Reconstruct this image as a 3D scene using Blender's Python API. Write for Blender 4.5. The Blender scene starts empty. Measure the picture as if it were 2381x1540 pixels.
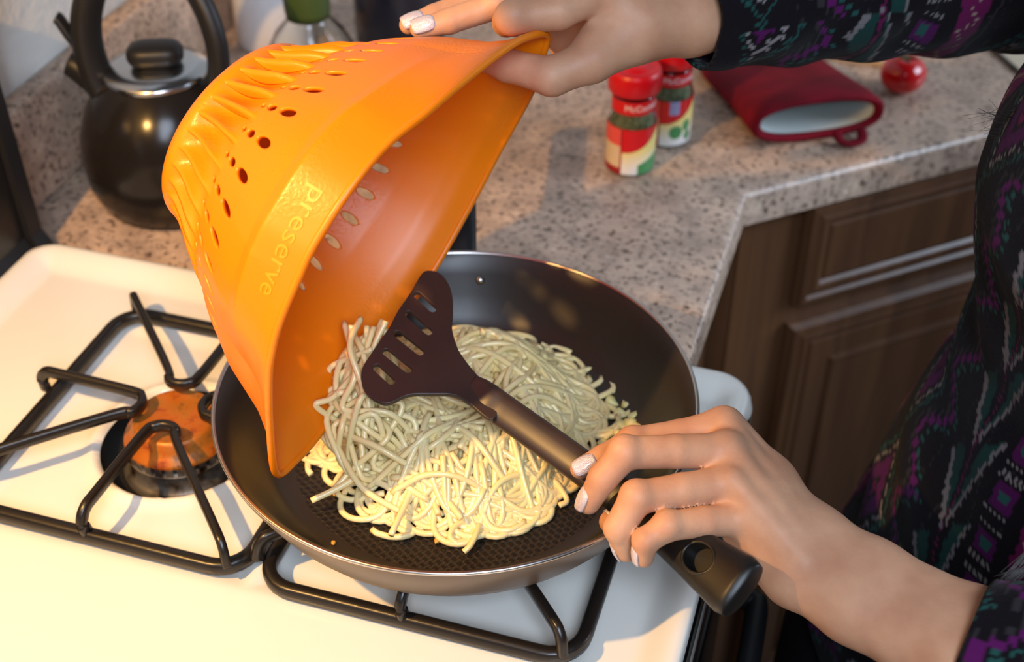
import bpy, bmesh, math, random
import numpy as np
from mathutils import Vector, Matrix
random.seed(7); rng = np.random.default_rng(7)
SC = bpy.context.scene
COL = SC.collection

# ------------------------------------------------------------------ camera
# cooktop plane is z = 0, floor is z = -0.915; x runs from the wall to the front of the stove, y away from the camera
FPX = 3088.645; CX, CY = 1190.5, 770.0
CAM = np.array([0.45356, -0.61077, 0.64706])
RM = np.array([[0.9554136, 0.2952708, 0.0], [0.1840445, -0.5952486, -0.7821807], [-0.2308949, 0.7473247, -0.6230516]])
def D(px, py, d):
    """point seen at a photo pixel, d metres in front of the lens"""
    return CAM + np.array([(px-CX)/FPX, (py-CY)/FPX, 1.0])*d @ RM
def W(px, py, z):
    """point seen at a photo pixel, on the level z"""
    v = np.array([(px-CX)/FPX, (py-CY)/FPX, 1.0]) @ RM
    return CAM + v*((z-CAM[2])/v[2])
cam = bpy.data.objects.new('camera', bpy.data.cameras.new('camera')); COL.objects.link(cam)
m = Matrix.Identity(4)
for i in range(3):
    m[i][0] = RM[0][i]; m[i][1] = -RM[1][i]; m[i][2] = -RM[2][i]; m[i][3] = CAM[i]
cam.matrix_world = m
cam.data.sensor_width = 36.0; cam.data.lens = FPX/2381*36; cam.data.clip_start = 0.02
cam.data.dof.use_dof = True; cam.data.dof.focus_distance = 0.775; cam.data.dof.aperture_fstop = 6.0
SC.camera = cam

# ------------------------------------------------------------------ world, lights, exposure
wd = bpy.data.worlds.new('world'); SC.world = wd; wd.use_nodes = True
bg = wd.node_tree.nodes['Background']; bg.inputs[0].default_value = (0.62, 0.70, 0.9, 1); bg.inputs[1].default_value = 0.06
SC.view_settings.view_transform = 'Standard'; SC.view_settings.look = 'None'
SC.view_settings.exposure = -0.18; SC.view_settings.gamma = 1.0; SC.view_settings.use_curve_mapping = False
def light(name, kind, loc, target, energy, color, **kw):
    l = bpy.data.lights.new(name, kind); l.energy = energy; l.color = color
    for k, v in kw.items(): setattr(l, k, v)
    o = bpy.data.objects.new(name, l); COL.objects.link(o); o.location = loc
    o.rotation_euler = (Vector(target)-Vector(loc)).to_track_quat('-Z', 'Y').to_euler()
    return o
# bulb under the range hood: warm, small; window of the room behind the cook: cool, large
light('hood_lamp', 'AREA', (-0.115, -0.42, 0.645), (0.12, 0.02, 0.05), 9.5, (1.0, 0.55, 0.17), shape='DISK', size=0.022)
light('window_light', 'AREA', (0.90, -1.35, 1.45), (0.38, 0.2, 0.0), 42.0, (0.70, 0.82, 1.0), shape='RECTANGLE', size=0.7, size_y=0.9)
light('window_light', 'AREA', (2.3, 0.8, 0.9), (0.4, 0.3, 0.0), 42.0, (0.68, 0.81, 1.0), shape='RECTANGLE', size=0.9, size_y=1.0)

# ------------------------------------------------------------------ materials
def lin(r, g, b):
    f = lambda c: (c/255/12.92) if c/255 <= 0.04045 else ((c/255+0.055)/1.055)**2.4
    return (f(r), f(g), f(b), 1.0)
class NT:
    def __init__(s, name):
        s.m = bpy.data.materials.new(name); s.m.use_nodes = True; s.t = s.m.node_tree; s.p = s.t.nodes['Principled BSDF']
        s.out = s.t.nodes['Material Output']
    def n(s, kind, **kw):
        q = s.t.nodes.new(kind)
        for k, v in kw.items():
            if k[0] == '_': q.inputs[k[1:].replace('_', ' ')].default_value = v
            else: setattr(q, k, v)
        return q
    def l(s, a, b): s.t.links.new(a, b)
    def math(s, op, a, b=None, c=None):
        q = s.n('ShaderNodeMath', operation=op)
        for i, v in enumerate((a, b, c)):
            if v is None: continue
            if isinstance(v, (int, float)): q.inputs[i].default_value = v
            else: s.l(v, q.inputs[i])
        return q.outputs[0]
def mat(name, color, rough=0.5, metal=0.0, noise=None, bump=None, spec=None, coat=0, sss=None, trans=0, attr=None, sheen=0):
    """noise = (scale, color2, low, high, detail); bump = (scale, strength, distance)"""
    k = NT(name); p = k.p
    p.inputs['Base Color'].default_value = color; p.inputs['Roughness'].default_value = rough; p.inputs['Metallic'].default_value = metal
    if spec is not None: p.inputs['Specular IOR Level'].default_value = spec
    if coat: p.inputs['Coat Weight'].default_value = coat; p.inputs['Coat Roughness'].default_value = 0.08
    if sheen: p.inputs['Sheen Weight'].default_value = sheen
    if sss:
        p.inputs['Subsurface Weight'].default_value = sss[0]; p.inputs['Subsurface Radius'].default_value = sss[1]; p.inputs['Subsurface Scale'].default_value = sss[2]
    if trans: p.inputs['Transmission Weight'].default_value = trans
    tc = k.n('ShaderNodeTexCoord')
    if attr:
        a = k.n('ShaderNodeAttribute', attribute_name=attr); k.l(a.outputs['Color'], p.inputs['Base Color'])
    if noise:
        nz = k.n('ShaderNodeTexNoise', _Scale=noise[0], _Detail=noise[4] if len(noise) > 4 else 3.0); k.l(tc.outputs['Object'], nz.inputs['Vector'])
        r = k.n('ShaderNodeValToRGB'); r.color_ramp.elements[0].position = noise[2]; r.color_ramp.elements[1].position = noise[3]
        r.color_ramp.elements[0].color = color; r.color_ramp.elements[1].color = noise[1]
        k.l(nz.outputs['Fac'], r.inputs['Fac']); k.l(r.outputs['Color'], p.inputs['Base Color'])
    if bump:
        nz = k.n('ShaderNodeTexNoise', _Scale=bump[0], _Detail=3.0); k.l(tc.outputs['Object'], nz.inputs['Vector'])
        b = k.n('ShaderNodeBump', _Strength=bump[1], _Distance=bump[2]); k.l(nz.outputs['Fac'], b.inputs['Height']); k.l(b.outputs['Normal'], p.inputs['Normal'])
    return k.m
M = {}
M['enamel'] = mat('white_enamel', (0.78, 0.765, 0.70, 1), 0.22, coat=0.3)
M['black_enamel'] = mat('black_enamel', (0.009, 0.008, 0.008, 1), 0.28, spec=0.3)
M['grate'] = mat('grate_enamel', lin(26, 22, 19), 0.33, bump=(160, 0.15, 0.001))
M['wall'] = mat('wall_paint', (0.66, 0.63, 0.58, 1), 0.8, bump=(90, 0.6, 0.004))
M['floor'] = mat('floor_vinyl', lin(110, 80, 55), 0.5, noise=(9, lin(80, 55, 36), 0.35, 0.65))
def granite(name, base, dark, light_):
    k = NT(name); tc = k.n('ShaderNodeTexCoord'); p = k.p; p.inputs['Roughness'].default_value = 0.32
    n1 = k.n('ShaderNodeTexNoise', _Scale=170.0, _Detail=4.0, _Roughness=0.65); k.l(tc.outputs['Object'], n1.inputs['Vector'])
    r1 = k.n('ShaderNodeValToRGB'); e = r1.color_ramp.elements
    e[0].position = 0.37; e[0].color = dark; e[1].position = 0.46; e[1].color = base
    q = e.new(0.60); q.color = base; q = e.new(0.70); q.color = light_
    k.l(n1.outputs['Fac'], r1.inputs['Fac'])
    n2 = k.n('ShaderNodeTexNoise', _Scale=38.0, _Detail=3.0); k.l(tc.outputs['Object'], n2.inputs['Vector'])
    r2 = k.n('ShaderNodeValToRGB'); r2.color_ramp.elements[0].position = 0.35; r2.color_ramp.elements[1].position = 0.7
    r2.color_ramp.elements[0].color = (0.72, 0.70, 0.68, 1); r2.color_ramp.elements[1].color = (1.12, 1.08, 1.02, 1)
    k.l(n2.outputs['Fac'], r2.inputs['Fac'])
    mx = k.n('ShaderNodeMix', data_type='RGBA', blend_type='MULTIPLY'); mx.inputs[0].default_value = 1.0
    k.l(r1.outputs[0], mx.inputs[6]); k.l(r2.outputs[0], mx.inputs[7]); k.l(mx.outputs[2], p.inputs['Base Color'])
    return k.m
M['granite'] = granite('speckled_laminate', lin(190, 166, 148), lin(86, 72, 62), lin(222, 206, 190))
def wood(name, c1, c2, rough=0.38):
    k = NT(name); tc = k.n('ShaderNodeTexCoord'); mp = k.n('ShaderNodeMapping'); mp.inputs['Scale'].default_value = (14, 14, 1.2)
    k.l(tc.outputs['Object'], mp.inputs['Vector'])
    nz = k.n('ShaderNodeTexNoise', _Scale=3.0, _Detail=6.0, _Distortion=0.6); k.l(mp.outputs[0], nz.inputs['Vector'])
    r = k.n('ShaderNodeValToRGB'); r.color_ramp.elements[0].position = 0.3; r.color_ramp.elements[1].position = 0.72
    r.color_ramp.elements[0].color = c1; r.color_ramp.elements[1].color = c2
    k.l(nz.outputs['Fac'], r.inputs['Fac']); k.l(r.outputs[0], k.p.inputs['Base Color']); k.p.inputs['Roughness'].default_value = rough
    return k.m
M['wood'] = wood('dark_cabinet_wood', lin(78, 50, 32), lin(104, 70, 44))
M['toe'] = mat('toe_kick', (0.015, 0.012, 0.01, 1), 0.7)
# orange translucent plastic
def plastic():
    k = NT('orange_plastic'); p = k.p
    p.inputs['Base Color'].default_value = (1.0, 0.29, 0.003, 1); p.inputs['Roughness'].default_value = 0.40
    p.inputs['Coat Weight'].default_value = 0.15; p.inputs['Coat Roughness'].default_value = 0.2
    tc = k.n('ShaderNodeTexCoord')
    nz = k.n('ShaderNodeTexNoise', _Scale=420.0, _Detail=1.0); k.l(tc.outputs['Object'], nz.inputs['Vector'])
    nl = k.n('ShaderNodeTexNoise', _Scale=14.0, _Detail=1.0); k.l(tc.outputs['Object'], nl.inputs['Vector'])
    mr = k.n('ShaderNodeMapRange'); mr.inputs[1].default_value = 0.5; mr.inputs[2].default_value = 0.68; k.l(nl.outputs['Fac'], mr.inputs[0])
    hh = k.math('MULTIPLY', nz.outputs['Fac'], mr.outputs[0])
    b = k.n('ShaderNodeBump', _Strength=0.5, _Distance=0.0008); k.l(hh, b.inputs['Height']); k.l(b.outputs['Normal'], p.inputs['Normal'])
    k.l(b.outputs['Normal'], p.inputs['Coat Normal'])
    t = k.n('ShaderNodeBsdfTranslucent'); t.inputs['Color'].default_value = (1.0, 0.32, 0.006, 1)
    mx = k.n('ShaderNodeMixShader'); mx.inputs[0].default_value = 0.28
    k.l(p.outputs[0], mx.inputs[1]); k.l(t.outputs[0], mx.inputs[2]); k.l(mx.outputs[0], k.out.inputs[0])
    return k.m
M['orange'] = plastic()
M['letter'] = mat('raised_letter_plastic', (1.0, 0.30, 0.008, 1), 0.32, coat=0.2)
# frying pan
def nonstick():
    k = NT('honeycomb_nonstick'); p = k.p; tc = k.n('ShaderNodeTexCoord'); sp = k.n('ShaderNodeSeparateXYZ'); k.l(tc.outputs['Object'], sp.inputs[0])
    X, Y = sp.outputs[0], sp.outputs[1]
    s = 2*math.pi/0.0042
    waves = []
    for a in (0, 60, 120):
        c, sn = math.cos(math.radians(a))*s, math.sin(math.radians(a))*s
        waves.append(k.math('COSINE', k.math('ADD', k.math('MULTIPLY', X, c), k.math('MULTIPLY', Y, sn))))
    h = k.math('ADD', k.math('ADD', waves[0], waves[1]), waves[2])           # -1.5 .. 3
    r2 = k.math('ADD', k.math('MULTIPLY', X, X), k.math('MULTIPLY', Y, Y))
    flat = k.math('LESS_THAN', r2, 0.108**2)
    mr = k.n('ShaderNodeMapRange'); mr.inputs[1].default_value = -1.2; mr.inputs[2].default_value = 0.6; k.l(h, mr.inputs[0])
    hh = k.math('MULTIPLY', mr.outputs[0], flat)
    b = k.n('ShaderNodeBump', _Strength=0.7, _Distance=0.0006); k.l(hh, b.inputs['Height']); k.l(b.outputs['Normal'], p.inputs['Normal'])
    mx = k.n('ShaderNodeMix', data_type='RGBA'); k.l(hh, mx.inputs[0]); mx.inputs[6].default_value = lin(40, 34, 28); mx.inputs[7].default_value = lin(21, 18, 16)
    k.l(mx.outputs[2], p.inputs['Base Color']); p.inputs['Roughness'].default_value = 0.36
    return k.m
M['nonstick'] = nonstick()
M['pan_outer'] = mat('taupe_pan_enamel', lin(104, 90, 78), 0.35, metal=0.35)
M['steel'] = mat('brushed_steel', (0.62, 0.60, 0.57, 1), 0.28, metal=1.0)
M['alu'] = mat('cast_aluminium', (0.5, 0.46, 0.40, 1), 0.4, metal=0.9, noise=(60, lin(70, 45, 25), 0.45, 0.7))
def rust():
    k = NT('scorched_burner_cap'); p = k.p; tc = k.n('ShaderNodeTexCoord'); nz = k.n('ShaderNodeTexNoise', _Scale=48.0, _Detail=5.0, _Roughness=0.65); k.l(tc.outputs['Object'], nz.inputs['Vector'])
    r = k.n('ShaderNodeValToRGB'); e = r.color_ramp.elements; e[0].position = 0.34; e[0].color = lin(70, 52, 38); e[1].position = 0.45; e[1].color = lin(170, 104, 32)
    q = e.new(0.56); q.color = lin(182, 98, 24); q = e.new(0.68); q.color = lin(128, 46, 14)
    k.l(nz.outputs['Fac'], r.inputs['Fac']); k.l(r.outputs[0], p.inputs['Base Color']); p.inputs['Roughness'].default_value = 0.42; p.inputs['Metallic'].default_value = 0.25
    return k.m
M['rust'] = rust()
M['black_plastic'] = mat('black_plastic', (0.011, 0.011, 0.012, 1), 0.42, spec=0.3)
M['grip'] = mat('soft_black_grip', lin(17, 15, 13), 0.42)
M['nylon'] = mat('dark_brown_nylon', lin(62, 48, 42), 0.36, noise=(26, lin(50, 40, 36), 0.3, 0.7))
M['dark_hole'] = mat('dark_cavity', (0.006, 0.006, 0.006, 1), 0.7)
M['kettle'] = mat('black_kettle_enamel', (0.012, 0.010, 0.009, 1), 0.2, spec=0.28)
M['kettle_lid'] = mat('steel_kettle_lid', (0.55, 0.56, 0.57, 1), 0.22, metal=1.0)
M['pasta'] = mat('cooked_spaghetti', lin(248, 228, 172), 0.32, noise=(25, lin(240, 216, 152), 0.35, 0.65), sss=(0.25, (1, .7, .35), 0.003), coat=0.25)
M['garlic'] = mat('minced_garlic', lin(232, 222, 156), 0.4, noise=(120, lin(214, 196, 112), 0.4, 0.65), sss=(0.2, (1, .8, .4), 0.002))
M['crumb'] = mat('browned_garlic_crumb', lin(205, 150, 60), 0.4)
def skin():
    k = NT('skin'); p = k.p; tc = k.n('ShaderNodeTexCoord')
    n1 = k.n('ShaderNodeTexNoise', _Scale=45.0, _Detail=4.0); k.l(tc.outputs['Object'], n1.inputs['Vector'])
    r = k.n('ShaderNodeValToRGB'); r.color_ramp.elements[0].position = 0.3; r.color_ramp.elements[1].position = 0.72
    r.color_ramp.elements[0].color = lin(184, 134, 104); r.color_ramp.elements[1].color = lin(202, 156, 124)
    k.l(n1.outputs['Fac'], r.inputs['Fac']); k.l(r.outputs[0], p.inputs['Base Color'])
    p.inputs['Roughness'].default_value = 0.52; p.inputs['Specular IOR Level'].default_value = 0.35; p.inputs['Subsurface Weight'].default_value = 0.18
    p.inputs['Subsurface Radius'].default_value = (1.0, 0.35, 0.2); p.inputs['Subsurface Scale'].default_value = 0.004
    n2 = k.n('ShaderNodeTexNoise', _Scale=520.0, _Detail=3.0); k.l(tc.outputs['Object'], n2.inputs['Vector'])
    b = k.n('ShaderNodeBump', _Strength=0.25, _Distance=0.0006); k.l(n2.outputs['Fac'], b.inputs['Height']); k.l(b.outputs['Normal'], p.inputs['Normal'])
    return k.m
M['skin'] = skin()
def glitter():
    k = NT('glitter_nail_polish'); p = k.p; tc = k.n('ShaderNodeTexCoord')
    v = k.n('ShaderNodeTexVoronoi', _Scale=2200.0); k.l(tc.outputs['Object'], v.inputs['Vector'])
    r = k.n('ShaderNodeValToRGB'); r.color_ramp.elements[0].color = lin(196, 184, 196); r.color_ramp.elements[1].color = lin(235, 222, 228)
    k.l(v.outputs['Color'], r.inputs['Fac']); k.l(r.outputs[0], p.inputs['Base Color'])
    p.inputs['Roughness'].default_value = 0.28; p.inputs['Metallic'].default_value = 0.25
    b = k.n('ShaderNodeBump', _Strength=0.6, _Distance=0.0004); k.l(v.outputs['Distance'], b.inputs['Height']); k.l(b.outputs['Normal'], p.inputs['Normal'])
    p.inputs['Coat Weight'].default_value = 0.6; p.inputs['Coat Roughness'].default_value = 0.05
    return k.m
M['nail'] = glitter()
M['knit'] = mat('patterned_knit', (0.02, 0.02, 0.02, 1), 0.95, attr='pattern', bump=(900, 0.5, 0.001), spec=0.15, sheen=0.05)
M['pants'] = mat('black_trousers', (0.008, 0.008, 0.01, 1), 0.9, spec=0.2)
M['hair'] = mat('dark_brown_hair', lin(34, 22, 17), 0.4)
M['label_print'] = mat('printed_label', (1, 1, 1, 1), 0.4, attr='pattern')
M['red_cap'] = mat('red_cap_plastic', lin(205, 8, 24), 0.35)
M['white_print'] = mat('white_print', (0.8, 0.78, 0.78, 1), 0.5)
def glass(name, color, rough=0.03):
    k = NT(name); p = k.p; p.inputs['Base Color'].default_value = color; p.inputs['Roughness'].default_value = rough
    p.inputs['Transmission Weight'].default_value = 1.0; p.inputs['IOR'].default_value = 1.3
    return k.m
M['glass'] = glass('clear_glass', (0.94, 0.96, 0.94, 1))
M['herb'] = mat('dried_herb_flakes', lin(74, 84, 58), 0.85, noise=(260, lin(126, 132, 98), 0.4, 0.62))
M['red_cloth'] = mat('crimson_quilted_cloth', lin(122, 4, 28), 0.8, noise=(30, lin(100, 2, 20), 0.35, 0.65), bump=(300, 0.3, 0.001), spec=0.2)
M['lining'] = mat('pale_grey_lining', lin(200, 208, 205), 0.8)
M['tomato'] = mat('tomato_skin', lin(205, 14, 20), 0.2, coat=0.4)
M['green_cap'] = mat('olive_green_cap', lin(58, 76, 30), 0.5)
M['white_can'] = mat('white_canister', (0.70, 0.70, 0.72, 1), 0.35)
M['navy'] = mat('navy_black_canister', (0.010, 0.012, 0.022, 1), 0.22)
M['cream'] = mat('cream_board', lin(206, 190, 164), 0.5)
M['cream_edge'] = mat('dark_board_edge', lin(60, 56, 50), 0.5)
M['cork'] = mat('white_stopper', (0.75, 0.72, 0.68, 1), 0.4)

# ------------------------------------------------------------------ mesh helpers
def np3(a): return np.asarray(a, float)
def unit(v): v = np3(v); return v/np.linalg.norm(v)
def mesh_obj(name, V, F, material, parent=None, smooth=True, origin=None, angle=None):
    V = np3(V); me = bpy.data.meshes.new(name)
    o0 = np3(origin) if origin is not None else None
    if parent is not None and o0 is None: o0 = np3(parent['_o']) if '_o' in parent else np.zeros(3)
    if o0 is None: o0 = np.zeros(3)
    me.from_pydata((V-o0).tolist(), [], F if isinstance(F, list) else F.tolist())
    if smooth:
        me.polygons.foreach_set('use_smooth', [True]*len(me.polygons))
    me.materials.append(material); me.update()
    o = bpy.data.objects.new(name, me); COL.objects.link(o)
    if parent is None: o.location = o0.tolist()
    else:
        o.parent = parent
        po = np3(parent['_o']) if '_o' in parent else np.zeros(3)
        o.location = (o0-po).tolist()
    o['_o'] = o0.tolist()
    if smooth and angle is not None:
        me.set_sharp_from_angle(angle=math.radians(angle))
    return o
def empty(name, loc):
    o = bpy.data.objects.new(name, None); COL.objects.link(o); o.location = list(map(float, loc)); o['_o'] = list(map(float, loc)); o.empty_display_size = 0.02
    return o
def tag(o, label=None, cat=None, group=None, kind=None):
    if label: o['label'] = label
    if cat: o['category'] = cat
    if group: o['group'] = group
    if kind: o['kind'] = kind
    return o
def loft(rings, closed=True, cap0=True, cap1=True):
    """rings: list of (n,3) arrays -> verts, faces"""
    n = len(rings[0]); V = np.concatenate([np3(r) for r in rings]); F = []
    for i in range(len(rings)-1):
        a, b = i*n, (i+1)*n
        for j in range(n if closed else n-1):
            k = (j+1) % n
            F.append([a+j, a+k, b+k, b+j])
    if cap0: F.append(list(range(n))[::-1])
    if cap1: F.append([(len(rings)-1)*n+j for j in range(n)])
    return V, F
def lathe(profile, center, n=64, axis=2, start=0.0):
    P = np3(profile); th = start+np.linspace(0, 2*np.pi, n, endpoint=False); c = np3(center)
    rings = [np.stack([c[0]+r*np.cos(th), c[1]+r*np.sin(th), np.full(n, c[2]+z)], 1) for r, z in P]
    return loft(rings, True, P[0][0] > 1e-5 and False, False)
def join(*parts):
    V = []; F = []; o = 0
    for v, f in parts:
        V.append(np3(v)); F += [[i+o for i in q] for q in f]; o += len(v)
    return np.concatenate(V), F
def catmull(P, n, closed=False):
    P = np3(P); m = len(P); out = []
    segs = m if closed else m-1
    for i in range(segs):
        g = (lambda k: P[k % m]) if closed else (lambda k: P[min(max(k, 0), m-1)])
        p0, p1, p2, p3 = g(i-1), g(i), g(i+1), g(i+2)
        t = np.linspace(0, 1, n, endpoint=False)[:, None]
        out.append(0.5*((2*p1)+(-p0+p2)*t+(2*p0-5*p1+4*p2-p3)*t**2+(-p0+3*p1-3*p2+p3)*t**3))
    r = np.concatenate(out)
    return r if closed else np.concatenate([r, P[-1:]])
def frames(path, up=None, closed=False):
    P = np3(path); T = np.gradient(P, axis=0)
    if closed: T = np.roll(P, -1, 0)-np.roll(P, 1, 0)
    T /= np.linalg.norm(T, axis=1)[:, None]+1e-12
    N = np.zeros_like(P); B = np.zeros_like(P)
    u = np3(up) if up is not None else (np.array([0, 0, 1.0]) if abs(T[0][2]) < 0.9 else np.array([1.0, 0, 0]))
    prev = u
    for i in range(len(P)):
        ref = u if up is not None else prev
        b = np.cross(T[i], ref); l = np.linalg.norm(b)
        b = b/l if l > 1e-6 else B[i-1]
        nn = np.cross(b, T[i]); N[i] = nn; B[i] = b; prev = nn
    return T, N, B
def section(w, h, n=12, p=2.0):
    th = np.linspace(0, 2*np.pi, n, endpoint=False); c, s = np.cos(th), np.sin(th)
    return np.stack([w*np.sign(c)*np.abs(c)**(2/p), h*np.sign(s)*np.abs(s)**(2/p)], 1)
def sweep(path, w, h=None, n=10, p=2.0, up=None, closed=False, caps=True):
    P = np3(path); k = len(P); T, N, B = frames(P, up, closed)
    w = np.broadcast_to(np3(w), (k,)); h = w if h is None else np.broadcast_to(np3(h), (k,))
    rings = []
    for i in range(k):
        s = section(w[i], h[i], n, p); rings.append(P[i]+s[:, :1]*B[i]+s[:, 1:]*N[i])
    if closed:
        V = np.concatenate(rings); F = []
        for i in range(k):
            a, b = i*n, ((i+1) % k)*n
            for j in range(n): q = (j+1) % n; F.append([a+j, a+q, b+q, b+j])
        return V, F
    return loft(rings, True, caps, caps)
def bevel_box(name, lo, hi, material, parent=None, r=0.003, seg=2, smooth=True):
    bm = bmesh.new(); lo, hi = np3(lo), np3(hi); c = (lo+hi)/2
    bmesh.ops.create_cube(bm, size=1.0)
    for v in bm.verts: v.co = Vector((v.co.x*(hi[0]-lo[0]), v.co.y*(hi[1]-lo[1]), v.co.z*(hi[2]-lo[2])))
    if r: bmesh.ops.bevel(bm, geom=bm.edges[:], offset=r, segments=seg, profile=0.5, affect='EDGES')
    V = np.array([v.co[:] for v in bm.verts])+c; F = [[v.index for v in f.verts] for f in bm.faces]; bm.free()
    return mesh_obj(name, V, F, material, parent, smooth, origin=(c[0], c[1], lo[2]) if parent is None else None, angle=35)
def prism(poly, z0, z1, r=0.0):
    bm = bmesh.new(); n = len(poly)
    a = [bm.verts.new((x, y, z0)) for x, y in poly]; b = [bm.verts.new((x, y, z1)) for x, y in poly]
    bm.faces.new(a[::-1]); top = bm.faces.new(b)
    for i in range(n): bm.faces.new([a[i], a[(i+1) % n], b[(i+1) % n], b[i]])
    bmesh.ops.recalc_face_normals(bm, faces=bm.faces[:])
    if r:
        bmesh.ops.bevel(bm, geom=[e for e in bm.edges if all(v in b for v in e.verts)], offset=r, segments=4, profile=0.5, affect='EDGES')
    bmesh.ops.triangulate(bm, faces=[f for f in bm.faces if len(f.verts) > 4])
    bm.verts.index_update()
    V = [v.co[:] for v in bm.verts]; F = [[v.index for v in f.verts] for f in bm.faces]; bm.free()
    return np.array(V), F
def curve_fill(splines, thick, bev=0.0, res=1):
    """2D outline with holes -> flat solid (verts in x,y with z thickness)"""
    cu = bpy.data.curves.new('tmp', 'CURVE'); cu.dimensions = '2D'; cu.fill_mode = 'BOTH'; cu.extrude = thick/2; cu.bevel_depth = bev; cu.bevel_resolution = res
    for s in splines:
        sp = cu.splines.new('POLY'); sp.points.add(len(s)-1); sp.use_cyclic_u = True
        for q, pt in zip(sp.points, s): q.co = (pt[0], pt[1], 0, 1)
    return _conv(cu)
def _conv(cu):
    o = bpy.data.objects.new('tmp', cu); COL.objects.link(o); dg = bpy.context.evaluated_depsgraph_get(); dg.update()
    me = bpy.data.meshes.new_from_object(o.evaluated_get(dg))
    V = np.array([v.co[:] for v in me.vertices]); F = [list(p.vertices) for p in me.polygons]
    bpy.data.objects.remove(o); bpy.data.meshes.remove(me); bpy.data.curves.remove(cu)
    return V, F
def text_mesh(body, size, extrude):
    cu = bpy.data.curves.new('txt', 'FONT'); cu.body = body; cu.size = size; cu.extrude = extrude; cu.align_x = 'CENTER'; cu.align_y = 'CENTER'; cu.resolution_u = 3
    return _conv(cu)
def grid_faces(nu, nv, closed_u=False):
    F = []
    for i in range(nv-1):
        for j in range(nu if closed_u else nu-1):
            k = (j+1) % nu; F.append((i*nu+j, i*nu+k, (i+1)*nu+k, (i+1)*nu+j))
    return np.array(F)
def set_pattern(o, colors):
    a = o.data.color_attributes.new('pattern', 'FLOAT_COLOR', 'POINT')
    c = np.ones((len(o.data.vertices), 4), np.float32); c[:, :3] = colors; a.data.foreach_set('color', c.ravel())

# ------------------------------------------------------------------ signed distance bodies -> surface nets
def cone_d(P, a, b, ra, rb):
    a, b = np3(a), np3(b); ba = b-a; l2 = ba@ba+1e-12
    t = np.clip(((P-a)@ba)/l2, 0, 1)
    return np.linalg.norm(P-a-t[..., None]*ba, axis=-1)-(ra+(rb-ra)*t)
def smin(a, b, k):
    h = np.clip(0.5+0.5*(b-a)/k, 0, 1)
    return b+(a-b)*h-k*h*(1-h)
def chain_d(P, pts, k):
    d = None
    for (a, ra), (b, rb) in zip(pts[:-1], pts[1:]):
        q = cone_d(P, a, b, ra, rb); d = q if d is None else smin(d, q, k)
    return d
def surface(fn, lo, hi, vox, blk=12):
    lo, hi = np3(lo), np3(hi); n = np.ceil((hi-lo)/vox/blk).astype(int)*blk+1
    G = np.full(n, 1.0, np.float32); rad = blk*vox*0.87*1.15
    nb = (n-1)//blk
    ii = np.stack(np.meshgrid(*[np.arange(k) for k in nb], indexing='ij'), -1).reshape(-1, 3)
    cen = lo+(ii+0.5)*blk*vox; dc = fn(cen)
    G3 = np.stack(np.meshgrid(*[np.arange(blk+1)]*3, indexing='ij'), -1)
    for (i, j, k), d in zip(ii, dc):
        s = (slice(i*blk, i*blk+blk+1), slice(j*blk, j*blk+blk+1), slice(k*blk, k*blk+blk+1))
        if d > rad: continue
        if d < -rad: G[s] = np.minimum(G[s], -1.0); continue
        P = lo+(G3+np.array([i, j, k])*blk)*vox
        G[s] = fn(P.reshape(-1, 3)).reshape(G3.shape[:3])
    S = G < 0
    c = np.zeros(n-1, int)
    offs = [(a, b, e) for a in (0, 1) for b in (0, 1) for e in (0, 1)]
    for a, b, e in offs: c += S[a:n[0]-1+a, b:n[1]-1+b, e:n[2]-1+e]
    cells = np.argwhere((c > 0) & (c < 8)); idx = -np.ones(n-1, int); idx[tuple(cells.T)] = np.arange(len(cells))
    acc = np.zeros((len(cells), 3)); cnt = np.zeros(len(cells))
    for a in offs:
        for ax in range(3):
            if a[ax]: continue
            b = list(a); b[ax] = 1
            ga = G[tuple((cells+a).T)]; gb = G[tuple((cells+b).T)]
            mk = (ga < 0) != (gb < 0); t = np.where(mk, ga/(ga-gb+1e-20), 0)
            p = np.array(a, float)[None]+np.zeros((len(cells), 3)); p[:, ax] += t
            acc[mk] += p[mk]; cnt[mk] += 1
    V = lo+(cells+acc/cnt[:, None])*vox
    F = []
    for ax in range(3):
        u, w = (ax+1) % 3, (ax+2) % 3
        sl0 = [slice(None)]*3; sl1 = [slice(None)]*3; sl0[ax] = slice(0, -1); sl1[ax] = slice(1, None)
        e = np.argwhere(S[tuple(sl0)] != S[tuple(sl1)])
        e = e[(e[:, u] > 0) & (e[:, w] > 0) & (e[:, u] < n[u]-1) & (e[:, w] < n[w]-1)]
        flip = S[tuple(e.T)]
        du = np.zeros(3, int); du[u] = 1; dw = np.zeros(3, int); dw[w] = 1
        q = np.stack([idx[tuple((e-du-dw).T)], idx[tuple((e-dw).T)], idx[tuple(e.T)], idx[tuple((e-du).T)]], 1)
        q[~flip] = q[~flip][:, ::-1]; F.append(q)
    F = np.concatenate(F)
    # light smoothing
    for _ in range(2):
        A = np.zeros_like(V); C = np.zeros(len(V))
        for a, b in ((0, 1), (1, 2), (2, 3), (3, 0)):
            np.add.at(A, F[:, a], V[F[:, b]]); np.add.at(A, F[:, b], V[F[:, a]]); np.add.at(C, F[:, a], 1); np.add.at(C, F[:, b], 1)
        V = 0.5*V+0.5*A/C[:, None]
    return V, F

# ================================================================== the setting
FLOOR = -0.915
def plane_box(name, lo, hi, material): return tag(bevel_box(name, lo, hi, material, r=0, smooth=False), kind='structure')
plane_box('floor', (-0.40, -1.6, FLOOR-0.03), (2.6, 1.5, FLOOR), M['floor'])
plane_box('wall_back', (-0.36, -1.6, FLOOR), (-0.26, 1.42, 1.6), M['wall'])
plane_box('wall_far', (-0.26, 1.32, FLOOR), (2.6, 1.42, 1.6), M['wall'])
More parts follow.
